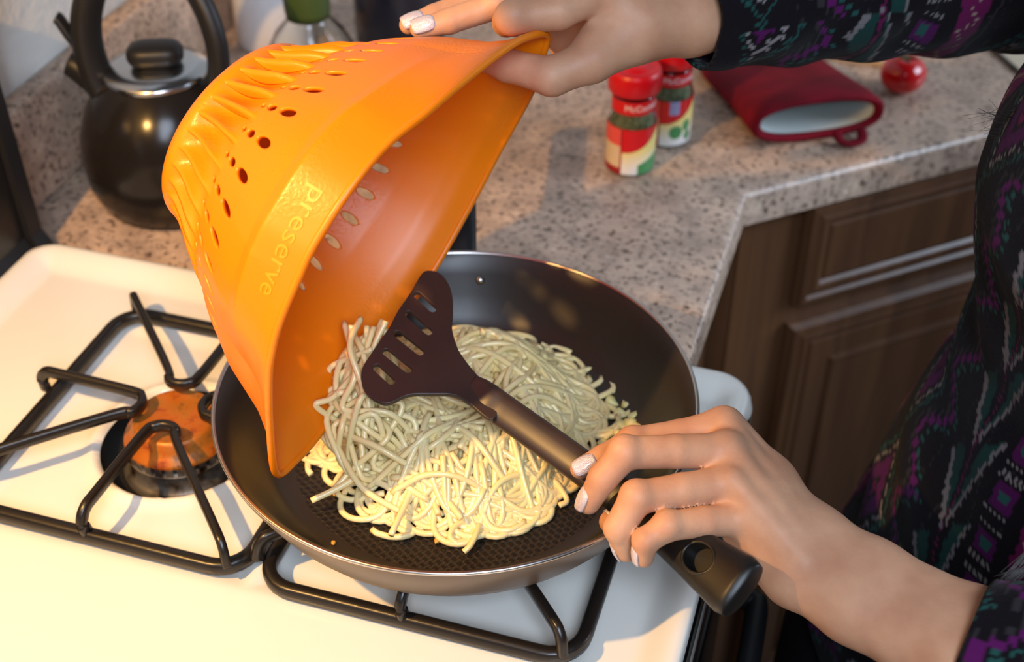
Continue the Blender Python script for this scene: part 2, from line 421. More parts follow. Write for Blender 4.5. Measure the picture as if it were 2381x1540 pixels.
# counter: runs along the back wall, then a diagonal corner
diag = unit([0.216, 0.187, 0]); dn = np.array([diag[1], -diag[0], 0.0])
c0 = np.array([0.357, 0.418, 0]); c1 = c0+diag*0.43
poly = [(-0.258, 0.163), (c0[0]-0.003, 0.163), (c0[0], c0[1]), (c1[0], c1[1]), (2.3, c1[1]), (2.3, 1.318), (-0.258, 1.318)]
V, F = prism(poly, -0.036, 0.0, r=0.009)
ct = mesh_obj('countertop', V, F, M['granite'], origin=(0.1, 0.5, -0.036), angle=50)
tag(ct, 'speckled beige and grey laminate countertop with a diagonal corner', 'countertop')
bs = bevel_box('backsplash', (-0.258, 0.163, 0.0005), (-0.236, 1.317, 0.098), M['granite'], r=0.004)
tag(bs, 'low speckled laminate backsplash strip along the white wall', 'backsplash')
# base cabinets: one beside the stove, one across the diagonal corner
cabinet = empty('base_cabinet', (0.05, 0.3, FLOOR)); tag(cabinet, 'dark brown wooden base cabinet side between stove and corner', 'cabinet')
fx = c0[0]-0.024
e_uv = c0-dn*0.024+diag*0.0125                       # where the two faces meet
V, F = prism([(-0.25, 0.166), (fx, 0.166), (fx, e_uv[1]-0.002), (-0.25, e_uv[1]-0.002)], FLOOR+0.09, -0.037)
mesh_obj('body', V, F, M['wood'], cabinet, smooth=False)
bevel_box('stile', (fx-0.001, 0.30, FLOOR+0.09), (fx+0.006, 0.335, -0.0375), M['wood'], cabinet, r=0.002)
bevel_box('toe_kick', (-0.2, 0.166, FLOOR), (fx-0.07, e_uv[1]-0.002, FLOOR+0.09), M['toe'], cabinet, r=0)
corner = empty('corner_cabinet', (0.55, 0.8, FLOOR)); tag(corner, 'dark brown diagonal corner cabinet with a drawer above a panelled door', 'cabinet')
pf = c0-dn*0.024
def fp(u, z, out=0.0): p = pf+diag*u+dn*out; return np.array([p[0], p[1], z])
a, b = fp(0.0135, 0), fp(0.40, 0)
V, F = prism([(a[0], a[1]), (b[0], b[1]), (b[0]+0.3, b[1]+0.3), (a[0]-0.1, b[1]+0.35), (a[0]-0.25, a[1]+0.05)], FLOOR+0.09, -0.037)
mesh_obj('body', V, F, M['wood'], corner, smooth=False)
V, F = prism([tuple(fp(0.05, 0, -0.06)[:2]), tuple(fp(0.38, 0, -0.06)[:2]), tuple(fp(0.38, 0, -0.2)[:2]), tuple(fp(0.05, 0, -0.2)[:2])], FLOOR, FLOOR+0.09)
mesh_obj('toe_kick', V, F, M['toe'], corner, smooth=False)
def panel(name, u0, u1, z0, z1, steps, parent, t=0.02):
    """front with stepped moulding: steps = [(inset, height)]"""
    rings = []
    for ins, out in [(0, 0.0), (0, steps[0][1])]+steps:
        rings.append(np.array([fp(u0+ins, z0+ins, out), fp(u1-ins, z0+ins, out), fp(u1-ins, z1-ins, out), fp(u0+ins, z1-ins, out)]))
    V, F = loft(rings, True, False, True)
    return mesh_obj(name, V, F, M['wood'], parent, smooth=False)
mould = [(0.0, 0.012), (0.004, 0.0185), (0.010, 0.0195), (0.0125, 0.0165), (0.019, 0.0185), (0.024, 0.0175), (0.027, 0.0145), (0.031, 0.016)]
panel('drawer', 0.080, 0.372, -0.162, -0.040, mould, corner)
dr = panel('door', 0.080, 0.372, FLOOR+0.13, -0.186, mould, corner)
inner = [(0.0, 0.0165), (0.006, 0.019), (0.012, 0.015), (0.030, 0.0145)]
panel('door_panel', 0.080+0.055, 0.372-0.055, FLOOR+0.13+0.055, -0.186-0.055, inner, dr)
panel('face_frame', 0.0137, 0.397, FLOOR+0.092, -0.0385, [(0.0, 0.004), (0.012, 0.005)], corner)

# ================================================================== gas range
SX0, SX1, SY0, SY1 = -0.205, 0.408, -0.62, 0.158
BURN = [(0.022, -0.018), (0.238, -0.018)]
stove = empty('gas_range', (0.1, -0.23, FLOOR)); tag(stove, 'white enamel gas range with black front and black backguard', 'stove')
def grid_with_holes(us, vs, holes, wrap=False):
    """holes: list of (cu, cv, ru, rv); returns U,V arrays (snapped) and keep mask of cells"""
    U, Vv = np.meshgrid(us, vs); du = us[1]-us[0]; dv = vs[1]-vs[0]
    keep = np.ones((len(vs)-1, len(us)-1), bool)
    U0, V0 = U.copy(), Vv.copy()
    for cu, cv, ru, rv in holes:
        a = (U0-cu)/ru; b = (V0-cv)/rv; q = np.sqrt(a*a+b*b)
        inside = q < 1.0
        cell = inside[:-1, :-1] & inside[1:, :-1] & inside[:-1, 1:] & inside[1:, 1:]
        # remove cells with centre inside, snap their outer corners on the ellipse
        ca = ((U0[:-1, :-1]+U0[1:, 1:])/2-cu)/ru; cb = ((V0[:-1, :-1]+V0[1:, 1:])/2-cv)/rv
        rem = (ca*ca+cb*cb) < 1.0
        keep &= ~rem
        touch = np.zeros_like(inside)
        touch[:-1, :-1] |= rem; touch[1:, :-1] |= rem; touch[:-1, 1:] |= rem; touch[1:, 1:] |= rem
        kk = ~rem
        near = np.zeros_like(inside)
        near[:-1, :-1] |= kk; near[1:, :-1] |= kk; near[:-1, 1:] |= kk; near[1:, 1:] |= kk
        bd = touch & near & (q > 1e-6)
        U[bd] = cu+(U0[bd]-cu)/q[bd]; Vv[bd] = cv+(V0[bd]-cv)/q[bd]
    return U, Vv, keep
us = np.arange(SX0, SX1+1e-6, (SX1-SX0)/204); vs = np.arange(SY0, SY1+1e-6, (SY1-SY0)/260)
hol = [(bx, by, 0.056, 0.056) for bx, by in BURN]
U, Vv, keep = grid_with_holes(us, vs, hol)
def sm(x, a, b):
    t = np.clip((x-a)/(b-a), 0, 1); return t*t*(3-2*t)
dxe = np.minimum(U-SX0, SX1-U); dye = np.minimum(Vv-SY0, SY1-Vv)
rc = 0.030
qx = np.maximum(rc-dxe, 0); qy = np.maximum(rc-dye, 0); edge = rc-np.sqrt(qx**2+qy**2); edge = np.where((dxe > rc) | (dye > rc), np.minimum(dxe, dye), edge)
Z = 0.012-0.012*sm(edge, 0.010, 0.034)-0.014*(1-np.sqrt(np.clip(1-(1-np.clip(edge/0.010, 0, 1))**2, 0, 1)))
Z = np.where(edge < 0, -0.002, Z)
well = np.zeros_like(Z)
for bx, by in BURN:
    r = np.maximum(np.abs(U-bx)/0.112, np.abs(Vv-by)/0.118)
    rr = np.hypot(U-bx, Vv-by)
    well = np.minimum(well, -0.006*(1-sm(r, 0.80, 1.0))+0.0035*np.exp(-((rr-0.060)/0.006)**2)-0.004*(1-sm(rr, 0.056, 0.060)))
Z = Z+well
# squeeze the outside of the rounded corners back onto the rim
Pg = np.stack([U, Vv, Z], -1)
bad = edge < 0
if bad.any():
    ux = np.where(U < 0.1, SX0+rc, SX1-rc); uy = np.where(Vv < -0.2, SY0+rc, SY1-rc)
    dd = np.stack([U-ux, Vv-uy], -1); ln = np.linalg.norm(dd, axis=-1, keepdims=True)+1e-9
    Pg[..., 0] = np.where(bad, (ux+dd[..., 0]/ln[..., 0]*rc), U); Pg[..., 1] = np.where(bad, (uy+dd[..., 1]/ln[..., 0]*rc), Vv)
F = grid_faces(len(us), len(vs)).reshape(len(vs)-1, len(us)-1, 4)[keep]
mesh_obj('cooktop', Pg.reshape(-1, 3), F, M['enamel'], stove)
# skirt under the rim
th = np.linspace(0, 2*np.pi, 96, endpoint=False)
def rrect(x0, x1, y0, y1, r, n=10):
    out = []
    for cx_, cy_, a0 in ((x1-r, y1-r, 0), (x0+r, y1-r, 90), (x0+r, y0+r, 180), (x1-r, y0+r, 270)):
        for t in np.linspace(a0, a0+90, n): out.append((cx_+r*math.cos(math.radians(t)), cy_+r*math.sin(math.radians(t))))
    return np.array(out)
rr_ = rrect(SX0, SX1, SY0, SY1, rc)
rings = [np.c_[rr_, np.full(len(rr_), z)] for z in (-0.002, -0.026)]
r2 = rrect(SX0+0.004, SX1-0.004, SY0+0.004, SY1-0.004, rc-0.004); rings.append(np.c_[r2, np.full(len(r2), -0.030)])
V, F = loft(rings, True, False, False); mesh_obj('cooktop_skirt', V, F, M['enamel'], stove)
for bx, by in BURN:
    V, F = lathe([(0.0562, -0.008), (0.057, -0.02), (0.05, -0.029), (0.0001, -0.0295)], (bx, by, 0), 48); mesh_obj('burner_well', V, F, M['dark_hole'], stove)
bevel_box('oven_body', (SX0+0.005, SY0+0.006, FLOOR+0.03), (SX1-0.03, SY1-0.006, -0.031), M['black_enamel'], stove, r=0.004)
bevel_box('front_panel', (SX1-0.03, SY0+0.01, -0.125), (SX1-0.004, SY1-0.01, -0.032), M['black_enamel'], stove, r=0.005)
bevel_box('oven_door', (SX1-0.03, SY0+0.012, -0.78), (SX1-0.002, SY1-0.012, -0.135), M['black_enamel'], stove, r=0.006)
hz = -0.165
V, F = sweep(catmull([(SX1-0.004, 0.10, hz), (SX1+0.022, 0.095, hz), (SX1+0.030, 0.06, hz), (SX1+0.032, -0.2, hz), (SX1+0.030, -0.52, hz), (SX1+0.022, -0.56, hz), (SX1-0.004, -0.565, hz)], 8), 0.009, 0.011, 12)
mesh_obj('oven_handle', V, F, M['black_plastic'], stove)
for ky in (0.075, -0.075, -0.23, -0.385, -0.535):
    kn = empty('control_knob', (SX1-0.004, ky, -0.078)); kn.parent = stove; kn.location = np3(kn['_o'])-np3(stove['_o'])
    prof = [(0.0001, 0), (0.0195, 0), (0.0205, 0.004), (0.019, 0.012), (0.0175, 0.026), (0.0145, 0.029), (0.0001, 0.029)]
    V, F = lathe(prof, (0, 0, 0), 32); V = np.stack([V[:, 2]+SX1-0.004, V[:, 0]+ky, V[:, 1]-0.078], 1)
    mesh_obj('dial', V, [f[::-1] for f in F], M['black_plastic'], kn)
    bevel_box('grip_bar', (SX1+0.018, ky-0.0035, -0.094), (SX1+0.034, ky+0.0035, -0.062), M['black_plastic'], kn, r=0.002)
# backguard: black sheet panel with a rolled end trim
prof = [(-0.253, -0.03), (-0.196, -0.03), (-0.196, 0.01), (-0.203, 0.02), (-0.206, 0.17), (-0.214, 0.205), (-0.235, 0.22), (-0.253, 0.215)]
def extr(prof, y0, y1):
    rings = [np.array([(x, y, z) for x, z in prof]) for y in (y0, y1)]
    return loft(rings)
V, F = extr(prof, SY0+0.004, SY1-0.016); mesh_obj('backguard', V, F, M['black_enamel'], stove, smooth=False)
pr2 = [(x+(0.006 if x > -0.24 else 0), z+(0.005 if z > 0.1 else 0)) for x, z in prof]
V, F = extr(pr2, SY1-0.016, SY1-0.001); mesh_obj('backguard_end_trim', V, F, M['black_plastic'], stove, smooth=False)

# burners and grates
def burner(name, bx, by, label):
    t = empty(name, (bx, by, -0.029)); tag(t, label, 'burner', 'gas burners')
    V, F = lathe([(0.0001, -0.029), (0.0415, -0.029), (0.0425, -0.025), (0.0395, -0.021), (0.0370, -0.018), (0.0365, -0.008), (0.0385, -0.006), (0.0001, -0.006)], (bx, by, 0), 48); mesh_obj('base', V, F, M['alu'], t)
    V, F = lathe([(0.0340, -0.0059), (0.0340, 0.0008), (0.0001, 0.0008)], (bx, by, 0), 48); mesh_obj('port_ring', V, F, M['dark_hole'], t)
    teeth = []
    for i in range(30):
        a = 2*math.pi*i/30; c, s = math.cos(a), math.sin(a)
        q = np.array([(0.0325, -0.0024), (0.0378, -0.0024), (0.0378, 0.0024), (0.0325, 0.0024)])
        P = np.c_[bx+q[:, 0]*c-q[:, 1]*s, by+q[:, 0]*s+q[:, 1]*c]
        teeth.append(loft([np.c_[P, np.full(4, -0.0059)], np.c_[P, np.full(4, 0.0008)]]))
    V, F = join(*teeth); mesh_obj('port_teeth', V, F, M['alu'], t, smooth=False)
    V, F = lathe([(0.0001, 0.0009), (0.0375, 0.0009), (0.0380, 0.0022), (0.0372, 0.0045), (0.0335, 0.0075), (0.0315, 0.0110), (0.0300, 0.0158), (0.0285, 0.0178), (0.0265, 0.0184), (0.0245, 0.0176), (0.012, 0.0182), (0.0001, 0.0184)], (bx, by, 0), 48); mesh_obj('cap', V, F, M['rust'], t)
    return t
burner('gas_burner', *BURN[0], 'scorched orange-brown gas burner left uncovered beside the pan')
burner('gas_burner', *BURN[1], 'gas burner hidden underneath the frying pan')
def grate(bx, by, label):
    t = empty('burner_grate', (bx, by, 0)); tag(t, label, 'grate', 'black burner grates')
    rr = rrect(bx-0.103, bx+0.103, by-0.109, by+0.109, 0.022, 8); path = np.c_[rr, np.full(len(rr), 0.0065)]
    V, F = sweep(path, 0.0047, 0.0055, 10, 3.0, up=(0, 0, 1), closed=True); mesh_obj('frame', V, F, M['grate'], t)
    base = [(-0.006, -0.109, 0.010), (-0.0065, -0.110, 0.020), (-0.0060, -0.104, 0.0275), (-0.0055, -0.090, 0.0285), (-0.004, -0.034, 0.0285), (0.000, -0.0235, 0.0285), (0.008, -0.0205, 0.0285), (0.016, -0.0235, 0.0285), (0.022, -0.034, 0.0285), (0.080, -0.094, 0.0285), (0.0915, -0.1060, 0.0255), (0.0945, -0.1095, 0.0115)]
    for k in range(4):
        c, s = math.cos(-math.pi/2*k), math.sin(-math.pi/2*k)
        P = np.array([(bx+x*c-y*s*1.0, by+x*s+y*c, z) for x, y, z in base])
        V, F = sweep(catmull(P, 6), 0.0031, 0.0044, 10, 3.2, up=(0.0001, 0.0001, 1))
        mesh_obj('prong', V, F, M['grate'], t)
    return t
grate(*BURN[0], 'black hairpin-pronged grate over the uncovered burner at left')
grate(BURN[1][0]+0.004, BURN[1][1]-0.004, 'black hairpin-pronged grate that carries the frying pan')

# range hood over the stove (above the picture): its front lip ends the lamp light
hood = empty('range_hood', (-0.10, -0.23, 0.483)); tag(hood, 'black range hood mounted over the stove above the picture', 'range hood')
bevel_box('front_lip', (0.047, -0.625, 0.483), (0.055, 0.160, 0.76), M['black_enamel'], hood, r=0.002)
bevel_box('side_panel', (-0.258, -0.625, 0.483), (0.0465, -0.617, 0.76), M['black_enamel'], hood, r=0.002)
bevel_box('side_panel', (-0.258, 0.152, 0.483), (0.0465, 0.160, 0.76), M['black_enamel'], hood, r=0.002)
bevel_box('top_panel', (-0.258, -0.625, 0.7605), (0.055, 0.160, 0.772), M['black_enamel'], hood, r=0.002)

# ================================================================== frying pan
PC = np.array([0.2296, -0.0068, 0.0])
pan = empty('frying_pan', (PC[0], PC[1], 0.033)); tag(pan, 'large dark nonstick frying pan with taupe outside, full of spaghetti', 'frying pan')
zb = 0.0335
prof_in = [(0.0001, zb+0.003), (0.06, zb+0.003), (0.108, zb+0.003), (0.116, zb+0.004), (0.123, zb+0.008), (0.130, zb+0.016), (0.137, zb+0.027), (0.144, zb+0.040), (0.149, zb+0.049), (0.1525, zb+0.0525)]
V, F = lathe(prof_in, (PC[0], PC[1], 0), 128)
inn = mesh_obj('cooking_surface', V, F, M['nonstick'], pan, origin=(PC[0], PC[1], 0))
prof_out = [(0.1545, zb+0.0515), (0.1535, zb+0.047), (0.148, zb+0.035), (0.141, zb+0.021), (0.133, zb+0.009), (0.126, zb+0.003), (0.118, zb), (0.0001, zb)]
V, F = lathe(prof_out, (PC[0], PC[1], 0), 128); mesh_obj('outer_wall', V, F, M['pan_outer'], pan)
V, F = lathe([(0.1525, zb+0.0525), (0.1532, zb+0.0537), (0.1545, zb+0.0537), (0.1552, zb+0.0525), (0.1545, zb+0.0512)], (PC[0], PC[1], 0), 128); mesh_obj('rim', V, F, M['steel'], pan)
hd = unit([-0.0451, 0.1343, 0]); hs = np.array([hd[1], -hd[0], 0])
hp = [PC+hd*r+np.array([0, 0, z]) for r, z in ((0.149, 0.066), (0.165, 0.072), (0.19, 0.086), (0.24, 0.102), (0.29, 0.112), (0.335, 0.118))]
V, F = sweep(catmull(hp, 8), np.interp(np.linspace(0, 1, 41), [0, .15, .4, 1], [0.019, 0.013, 0.0135, 0.012]), np.interp(np.linspace(0, 1, 41), [0, .3, 1], [0.006, 0.008, 0.008]), 16, 2.6, up=(0, 0, 1)); mesh_obj('handle', V, F, M['black_plastic'], pan)
for s in (-1, 1):
    q = PC+hd*0.1425+hs*0.016*s+np.array([0, 0, zb+0.036]); q = PC+unit(q*[1, 1, 0]-PC)*0.1425+np.array([0, 0, zb+0.036])
    bm = bmesh.new(); bmesh.ops.create_uvsphere(bm, u_segments=16, v_segments=8, radius=0.0036)
    V = np.array([v.co[:] for v in bm.verts])+q; F = [[v.index for v in f.verts] for f in bm.faces]; bm.free(); mesh_obj('rivet', V, F, M['steel'], pan)

# ================================================================== spaghetti in the pan
ZP = zb+0.003
hp_ = [(765, 890), (752, 960), (782, 1075), (850, 1165), (950, 1205), (1060, 1208), (1180, 1188), (1270, 1140), (1325, 1065), (1350, 985), (1348, 915), (1328, 866), (1290, 818), (1240, 782), (1150, 765), (1060, 752), (950, 775), (850, 830)]
HP = np.array([W(x, y, ZP+0.012)[:2] for x, y in hp_])
gx = np.arange(PC[0]-0.15, PC[0]+0.15, 0.0025); gy = np.arange(PC[1]-0.15, PC[1]+0.15, 0.0025); GX, GY = np.meshgrid(gx, gy, indexing='ij'); dist = np.full(GX.shape, 9.0); ins = np.zeros(GX.shape, bool)
for i in range(len(HP)):
    a, b = HP[i], HP[(i+1) % len(HP)]; e = b-a; t_ = np.clip(((GX-a[0])*e[0]+(GY-a[1])*e[1])/(e@e), 0, 1)
    dist = np.minimum(dist, np.hypot(GX-a[0]-t_*e[0], GY-a[1]-t_*e[1])); cr_ = ((a[1] > GY) != (b[1] > GY)) & (GX < (b[0]-a[0])*(GY-a[1])/(b[1]-a[1]+1e-12)+a[0]); ins ^= cr_
SD = np.where(ins, dist, -dist)
def sdist(x, y): return SD[int(min(max((x-gx[0])/0.0025, 0), len(gx)-1)), int(min(max((y-gy[0])/0.0025, 0), len(gy)-1))]
def mound(x, y):
    d = np.clip(sdist(x, y)/0.050, 0, 1); return 0.036*math.sin(d*math.pi/2)*(1+0.18*math.sin(x*70+1)*math.cos(y*60))
HEAP = [(1230, 880), (990, 1010), (1130, 1030), (880, 970), (1150, 850)]
def strand(start, head, n, step, wander, layer, rmax=0.122):
    x, y = start; k = rng.normal(0, wander); out = []
    for i in range(n):
        k = 0.93*k+rng.normal(0, wander*0.30); k = np.clip(k, -75, 75)
        # pull back to the heap
        g = np.array([0.0, 0.0]); h0 = sdist(x, y)
        if h0 < 0.006:
            c = CEN[np.argmin(((CEN-np.array([x, y]))**2).sum(1))]; want = math.atan2(c[1]-y, c[0]-x)
            dlt = (want-head+math.pi) % (2*math.pi)-math.pi; head += np.clip(dlt, -0.30, 0.30)
        head += k*step
        x += math.cos(head)*step; y += math.sin(head)*step
        r = math.hypot(x-PC[0], y-PC[1])
        if r > rmax: x = PC[0]+(x-PC[0])*rmax/r; y = PC[1]+(y-PC[1])*rmax/r
        h = mound(x, y)
        out.append((x, y, ZP+0.0018+h*layer))
    P = np.array(out)
    P[:, 2] += 0.0022*np.sin(np.linspace(0, rng.uniform(6, 16), n)+rng.uniform(0, 6))*min(1, layer)
    P[:, 2] = np.maximum(P[:, 2], ZP+0.0016)
    ker = np.array([1, 2, 3, 2, 1])/9.0
    for c in range(3): P[2:-2, c] = np.convolve(P[:, c], ker, 'valid')
    return P
CEN = np.array([W(p[0], p[1], 0.05)[:2] for p in HEAP]); GUT = 0.0021
tubes = []
for i in range(270):
    c = HEAP[rng.choice(len(HEAP), p=[.27, .28, .2, .1, .15])]; p = W(c[0], c[1], 0.05)
    st = (p[0]+rng.normal(0, 0.030), p[1]+rng.normal(0, 0.026))
    right = c[0] > 1160
    head = rng.normal(-0.55, 0.45)+(math.pi if rng.random() < .5 else 0) if right else rng.uniform(0, 6.28)
    P = strand(st, head, int(rng.uniform(30, 52)), 0.0042, 8 if right else 19, float(np.clip(1.03-abs(rng.normal(0, 0.33)), 0.15, 1.05)))
    tubes.append(sweep(P, GUT, None, 7))
# strands sliding out of the colander
for i in range(44):
    a = D(rng.uniform(800, 905), rng.uniform(740, 880), rng.uniform(0.845, 0.885)); b = D(rng.uniform(765, 900), rng.uniform(900, 985), rng.uniform(0.835, 0.86))
    e = W(rng.uniform(790, 1000), rng.uniform(960, 1130), ZP+0.02)
    e2 = e+np.array([rng.normal(0.02, 0.02), rng.normal(0.0, 0.025), -0.008])
    mid = (a+b)/2+rng.normal(0, 0.006, 3)
    P = catmull([a, mid, b+rng.normal(0, 0.004, 3), (b+e)/2+rng.normal(0, 0.008, 3)+[0, 0, 0.006], e, e2], 7)
    P[:, 2] = np.maximum(P[:, 2], ZP+0.0018); tubes.append(sweep(P, GUT, None, 7))
V, F = join(*tubes)
pasta = mesh_obj('spaghetti', V, F, M['pasta'], origin=(PC[0], PC[1], ZP)); tag(pasta, 'heap of pale cooked spaghetti sliding from the colander into the pan', 'pasta', kind='stuff')
for pts, lab in (([(1095, 1205), (1060, 1222), (1046, 1246), (1062, 1262), (1092, 1250), (1112, 1222), (1108, 1240), (1094, 1268), (1078, 1284)], 'single spaghetti strand curled into a loop nearest the front rim'),
                 ([(1120, 1190), (1150, 1172), (1172, 1178), (1168, 1200), (1144, 1216), (1118, 1212), (1100, 1200)], 'single spaghetti strand bent in a hook at the heap edge'),
                 ([(1255, 1130), (1285, 1118), (1306, 1140), (1318, 1165), (1300, 1176)], 'short loose spaghetti end poking out below the spatula')):
    P = catmull([W(x, y, ZP+0.004+0.002*math.sin(i*1.3)) for i, (x, y) in enumerate(pts)], 6)
    V, F = sweep(P, 0.0019, None, 8); tag(mesh_obj('spaghetti_strand', V, F, M['pasta'], origin=P[0]), lab, 'pasta', 'loose spaghetti strands')
# minced garlic
blobs = []
for i in range(5):
    bm = bmesh.new(); bmesh.ops.create_icosphere(bm, subdivisions=2, radius=0.0034)
    for v in bm.verts:
        f = 1+0.28*math.sin(v.co.x*900+i*2)+0.22*math.sin(v.co.y*1100+i)*math.cos(v.co.z*800); v.co = Vector((v.co.x*f*1.25, v.co.y*f, v.co.z*f*0.75))
    me = bpy.data.meshes.new('garlic_piece'); bm.to_mesh(me); bm.free(); me.polygons.foreach_set('use_smooth', [True]*len(me.polygons)); me.materials.append(M['garlic']); blobs.append(me)
gp = [(1428, 868), (1450, 905), (1472, 935), (1462, 950), (1440, 920), (1436, 940), (1455, 968), (1480, 985), (1468, 978), (1448, 985), (1430, 990), (1420, 1010), (1440, 1006), (1412, 880), (1476, 915), (1425, 960), (1435, 895), (1410, 905), (1405, 935), (1455, 925), (1488, 978), (1415, 1025), (1398, 1010), (1445, 880), (1385, 1030), (1462, 1000), (1482, 900), (1490, 945), (1475, 865), (1495, 960), (1440, 858), (1466, 890), (1478, 1004), (1452, 850)]
for i, (px, py) in enumerate(gp):
    p = W(px+18, py, ZP+0.002); o = bpy.data.objects.new('garlic_piece', blobs[i % 5]); COL.objects.link(o)
    o.location = p; o.rotation_euler = (rng.uniform(-.3, .3), rng.uniform(-.3, .3), rng.uniform(0, 6)); s = rng.uniform(0.85, 1.35); o.scale = (s, s, s)
    tag(o, 'small pale minced garlic piece beside the spaghetti at the right', 'garlic', 'minced garlic in the pan')
cr = [(628, 1098, 'browned garlic crumb right beside the colander spout', 1.0), (1016, 1258, 'golden garlic crumb in front of the loose spaghetti loop', 0.9), (775, 1262, 'browned crumb near the front left of the pan floor', 0.7), (780, 1150, 'tiny browned crumb on the pan floor below the colander spout', 0.6), (1303, 1172, 'garlic crumb at the spaghetti edge below the spatula handle', 0.8)]
cm = blobs[1].copy(); cm.materials.clear(); cm.materials.append(M['crumb'])
for px, py, lab, s in cr:
    p = W(px, py, ZP+0.0015); o = bpy.data.objects.new('garlic_crumb', cm); COL.objects.link(o); o.location = p; o.scale = (s*0.8, s*0.6, s*0.6); o.rotation_euler = (0, 0, px); tag(o, lab, 'garlic', 'crumbs on the pan floor')

# ================================================================== slotted spatula
sp = empty('slotted_spatula', D(1085, 890, 0.82)); tag(sp, 'dark brown slotted spatula with black grip held over the spaghetti', 'spatula')
A_, B_, C_ = D(1000, 640, 0.868), D(868, 930, 0.812), D(1090, 890, 0.822)
ux = unit(A_-B_); nz = unit(np.cross(ux, C_-B_)); uy = np.cross(nz, ux)
if nz@(CAM-B_) < 0: nz = -nz; uy = np.cross(nz, ux)
def to2(px, py):
    v = D(px, py, 1.0)-CAM; t = ((B_-CAM)@nz)/(v@nz); p = CAM+v*t-B_; return (p@ux, p@uy)
outl = [(982, 641), (1000, 634), (1023, 641), (1041, 664), (1050, 695), (1051, 736), (1049, 768), (1059, 805), (1073, 832), (1109, 877), (1155, 914), (1145, 977), (1091, 939), (1055, 920), (1005, 918), (950, 920), (905, 939), (882, 936), (855, 918), (843, 891), (845, 859), (873, 814), (905, 768), (927, 727), (955, 686)]
o2 = catmull([(*to2(*p), 0) for p in outl], 5, closed=True)[:, :2]
slots = [((971, 690), (1006, 722)), ((950, 734), (997, 775)), ((924, 780), (977, 822)), ((898, 822), (949, 863)), ((876, 858), (910, 890))]
spl = [o2]
for p, q in slots:
    a, b = np3(to2(*p)), np3(to2(*q)); d = unit(b-a); n = np.array([-d[1], d[0]]); r = 0.0030; s = []
    for c, a0 in ((b, -90), (a, 90)):
        for t in np.linspace(a0, a0+180, 7):
            s.append(c+r*(d*math.cos(math.radians(t))+n*math.sin(math.radians(t))))
    spl.append(np.array(s))
V, F = curve_fill(spl, 0.0022, 0.0006, 1)
V3 = B_+V[:, :1]*ux+V[:, 1:2]*uy+V[:, 2:]*nz
mesh_obj('head', V3, F, M['nylon'], sp, angle=40)
def handle_path(pts): return catmull([D(*p) for p in pts], 8)
vup = unit(CAM-D(1300, 1100, 0.78))
def P2(px, py): a_ = to2(px, py); return B_+a_[0]*ux+a_[1]*uy
hp = catmull([P2(1092, 896), P2(1112, 911), P2(1135, 930)]+[D(*q_) for q_ in ((1168, 954, 0.8135), (1240, 1005, 0.806), (1330, 1070, 0.795), (1400, 1121, 0.785))], 8)
k = len(hp); V, F = sweep(hp, np.interp(np.linspace(0, 1, k), [0, .15, .3, .6, 1], [0.0070, 0.0090, 0.0102, 0.0102, 0.0105]), np.interp(np.linspace(0, 1, k), [0, .2, .5, 1], [0.0013, 0.0030, 0.0050, 0.0055]), 18, 2.6, up=vup); mesh_obj('shaft', V, F, M['nylon'], sp)
gpth = handle_path([(1385, 1110, 0.7868), (1440, 1152, 0.778), (1510, 1206, 0.764), (1580, 1262, 0.745), (1640, 1308, 0.7285), (1690, 1346, 0.715), (1722, 1370, 0.7065), (1734, 1379, 0.7035)])
k = len(gpth); t = np.linspace(0, 1, k)
V, F = sweep(gpth, np.interp(t, [0, .15, .4, .6, .78, .9, .97, 1], [0.0098, 0.0112, 0.0128, 0.0158, 0.0180, 0.0165, 0.0105, 0.004]), np.interp(t, [0, .3, .6, .85, .97, 1], [0.0055, 0.0075, 0.009, 0.0088, 0.0055, 0.002]), 24, 2.4, up=vup)
grip = mesh_obj('grip', V, F, M['grip'], sp)
hc = D(1640, 1310, 0.728); gd = unit(gpth[-4]-gpth[-20]); gn = unit(vup-gd*(vup@gd)); gs = np.cross(gn, gd)
th = np.linspace(0, 2*np.pi, 32, endpoint=False)
rings = [hc+gd*0.0105*np.cos(th)[:, None]+gs*0.0082*np.sin(th)[:, None]+gn*q for q in (-0.001, 0.03)]
V, F = loft(rings); cut = mesh_obj('cutter', V, F, M['dark_hole'], smooth=False)
md = grip.modifiers.new('hole', 'BOOLEAN'); md.operation = 'DIFFERENCE'; md.object = cut; md.solver = 'EXACT'
dg = bpy.context.evaluated_depsgraph_get(); dg.update(); me = bpy.data.meshes.new_from_object(grip.evaluated_get(dg)); grip.modifiers.clear(); grip.data = me
bpy.data.objects.remove(cut); me.set_sharp_from_angle(angle=math.radians(40))
ringp = hc+gd*0.0110*np.cos(th)[:, None]+gs*0.0087*np.sin(th)[:, None]+gn*0.0078
V, F = sweep(ringp, 0.0010, 0.0010, 8, closed=True, up=gn); mesh_obj('hanging_hole_ring', V, F, M['grip'], sp)

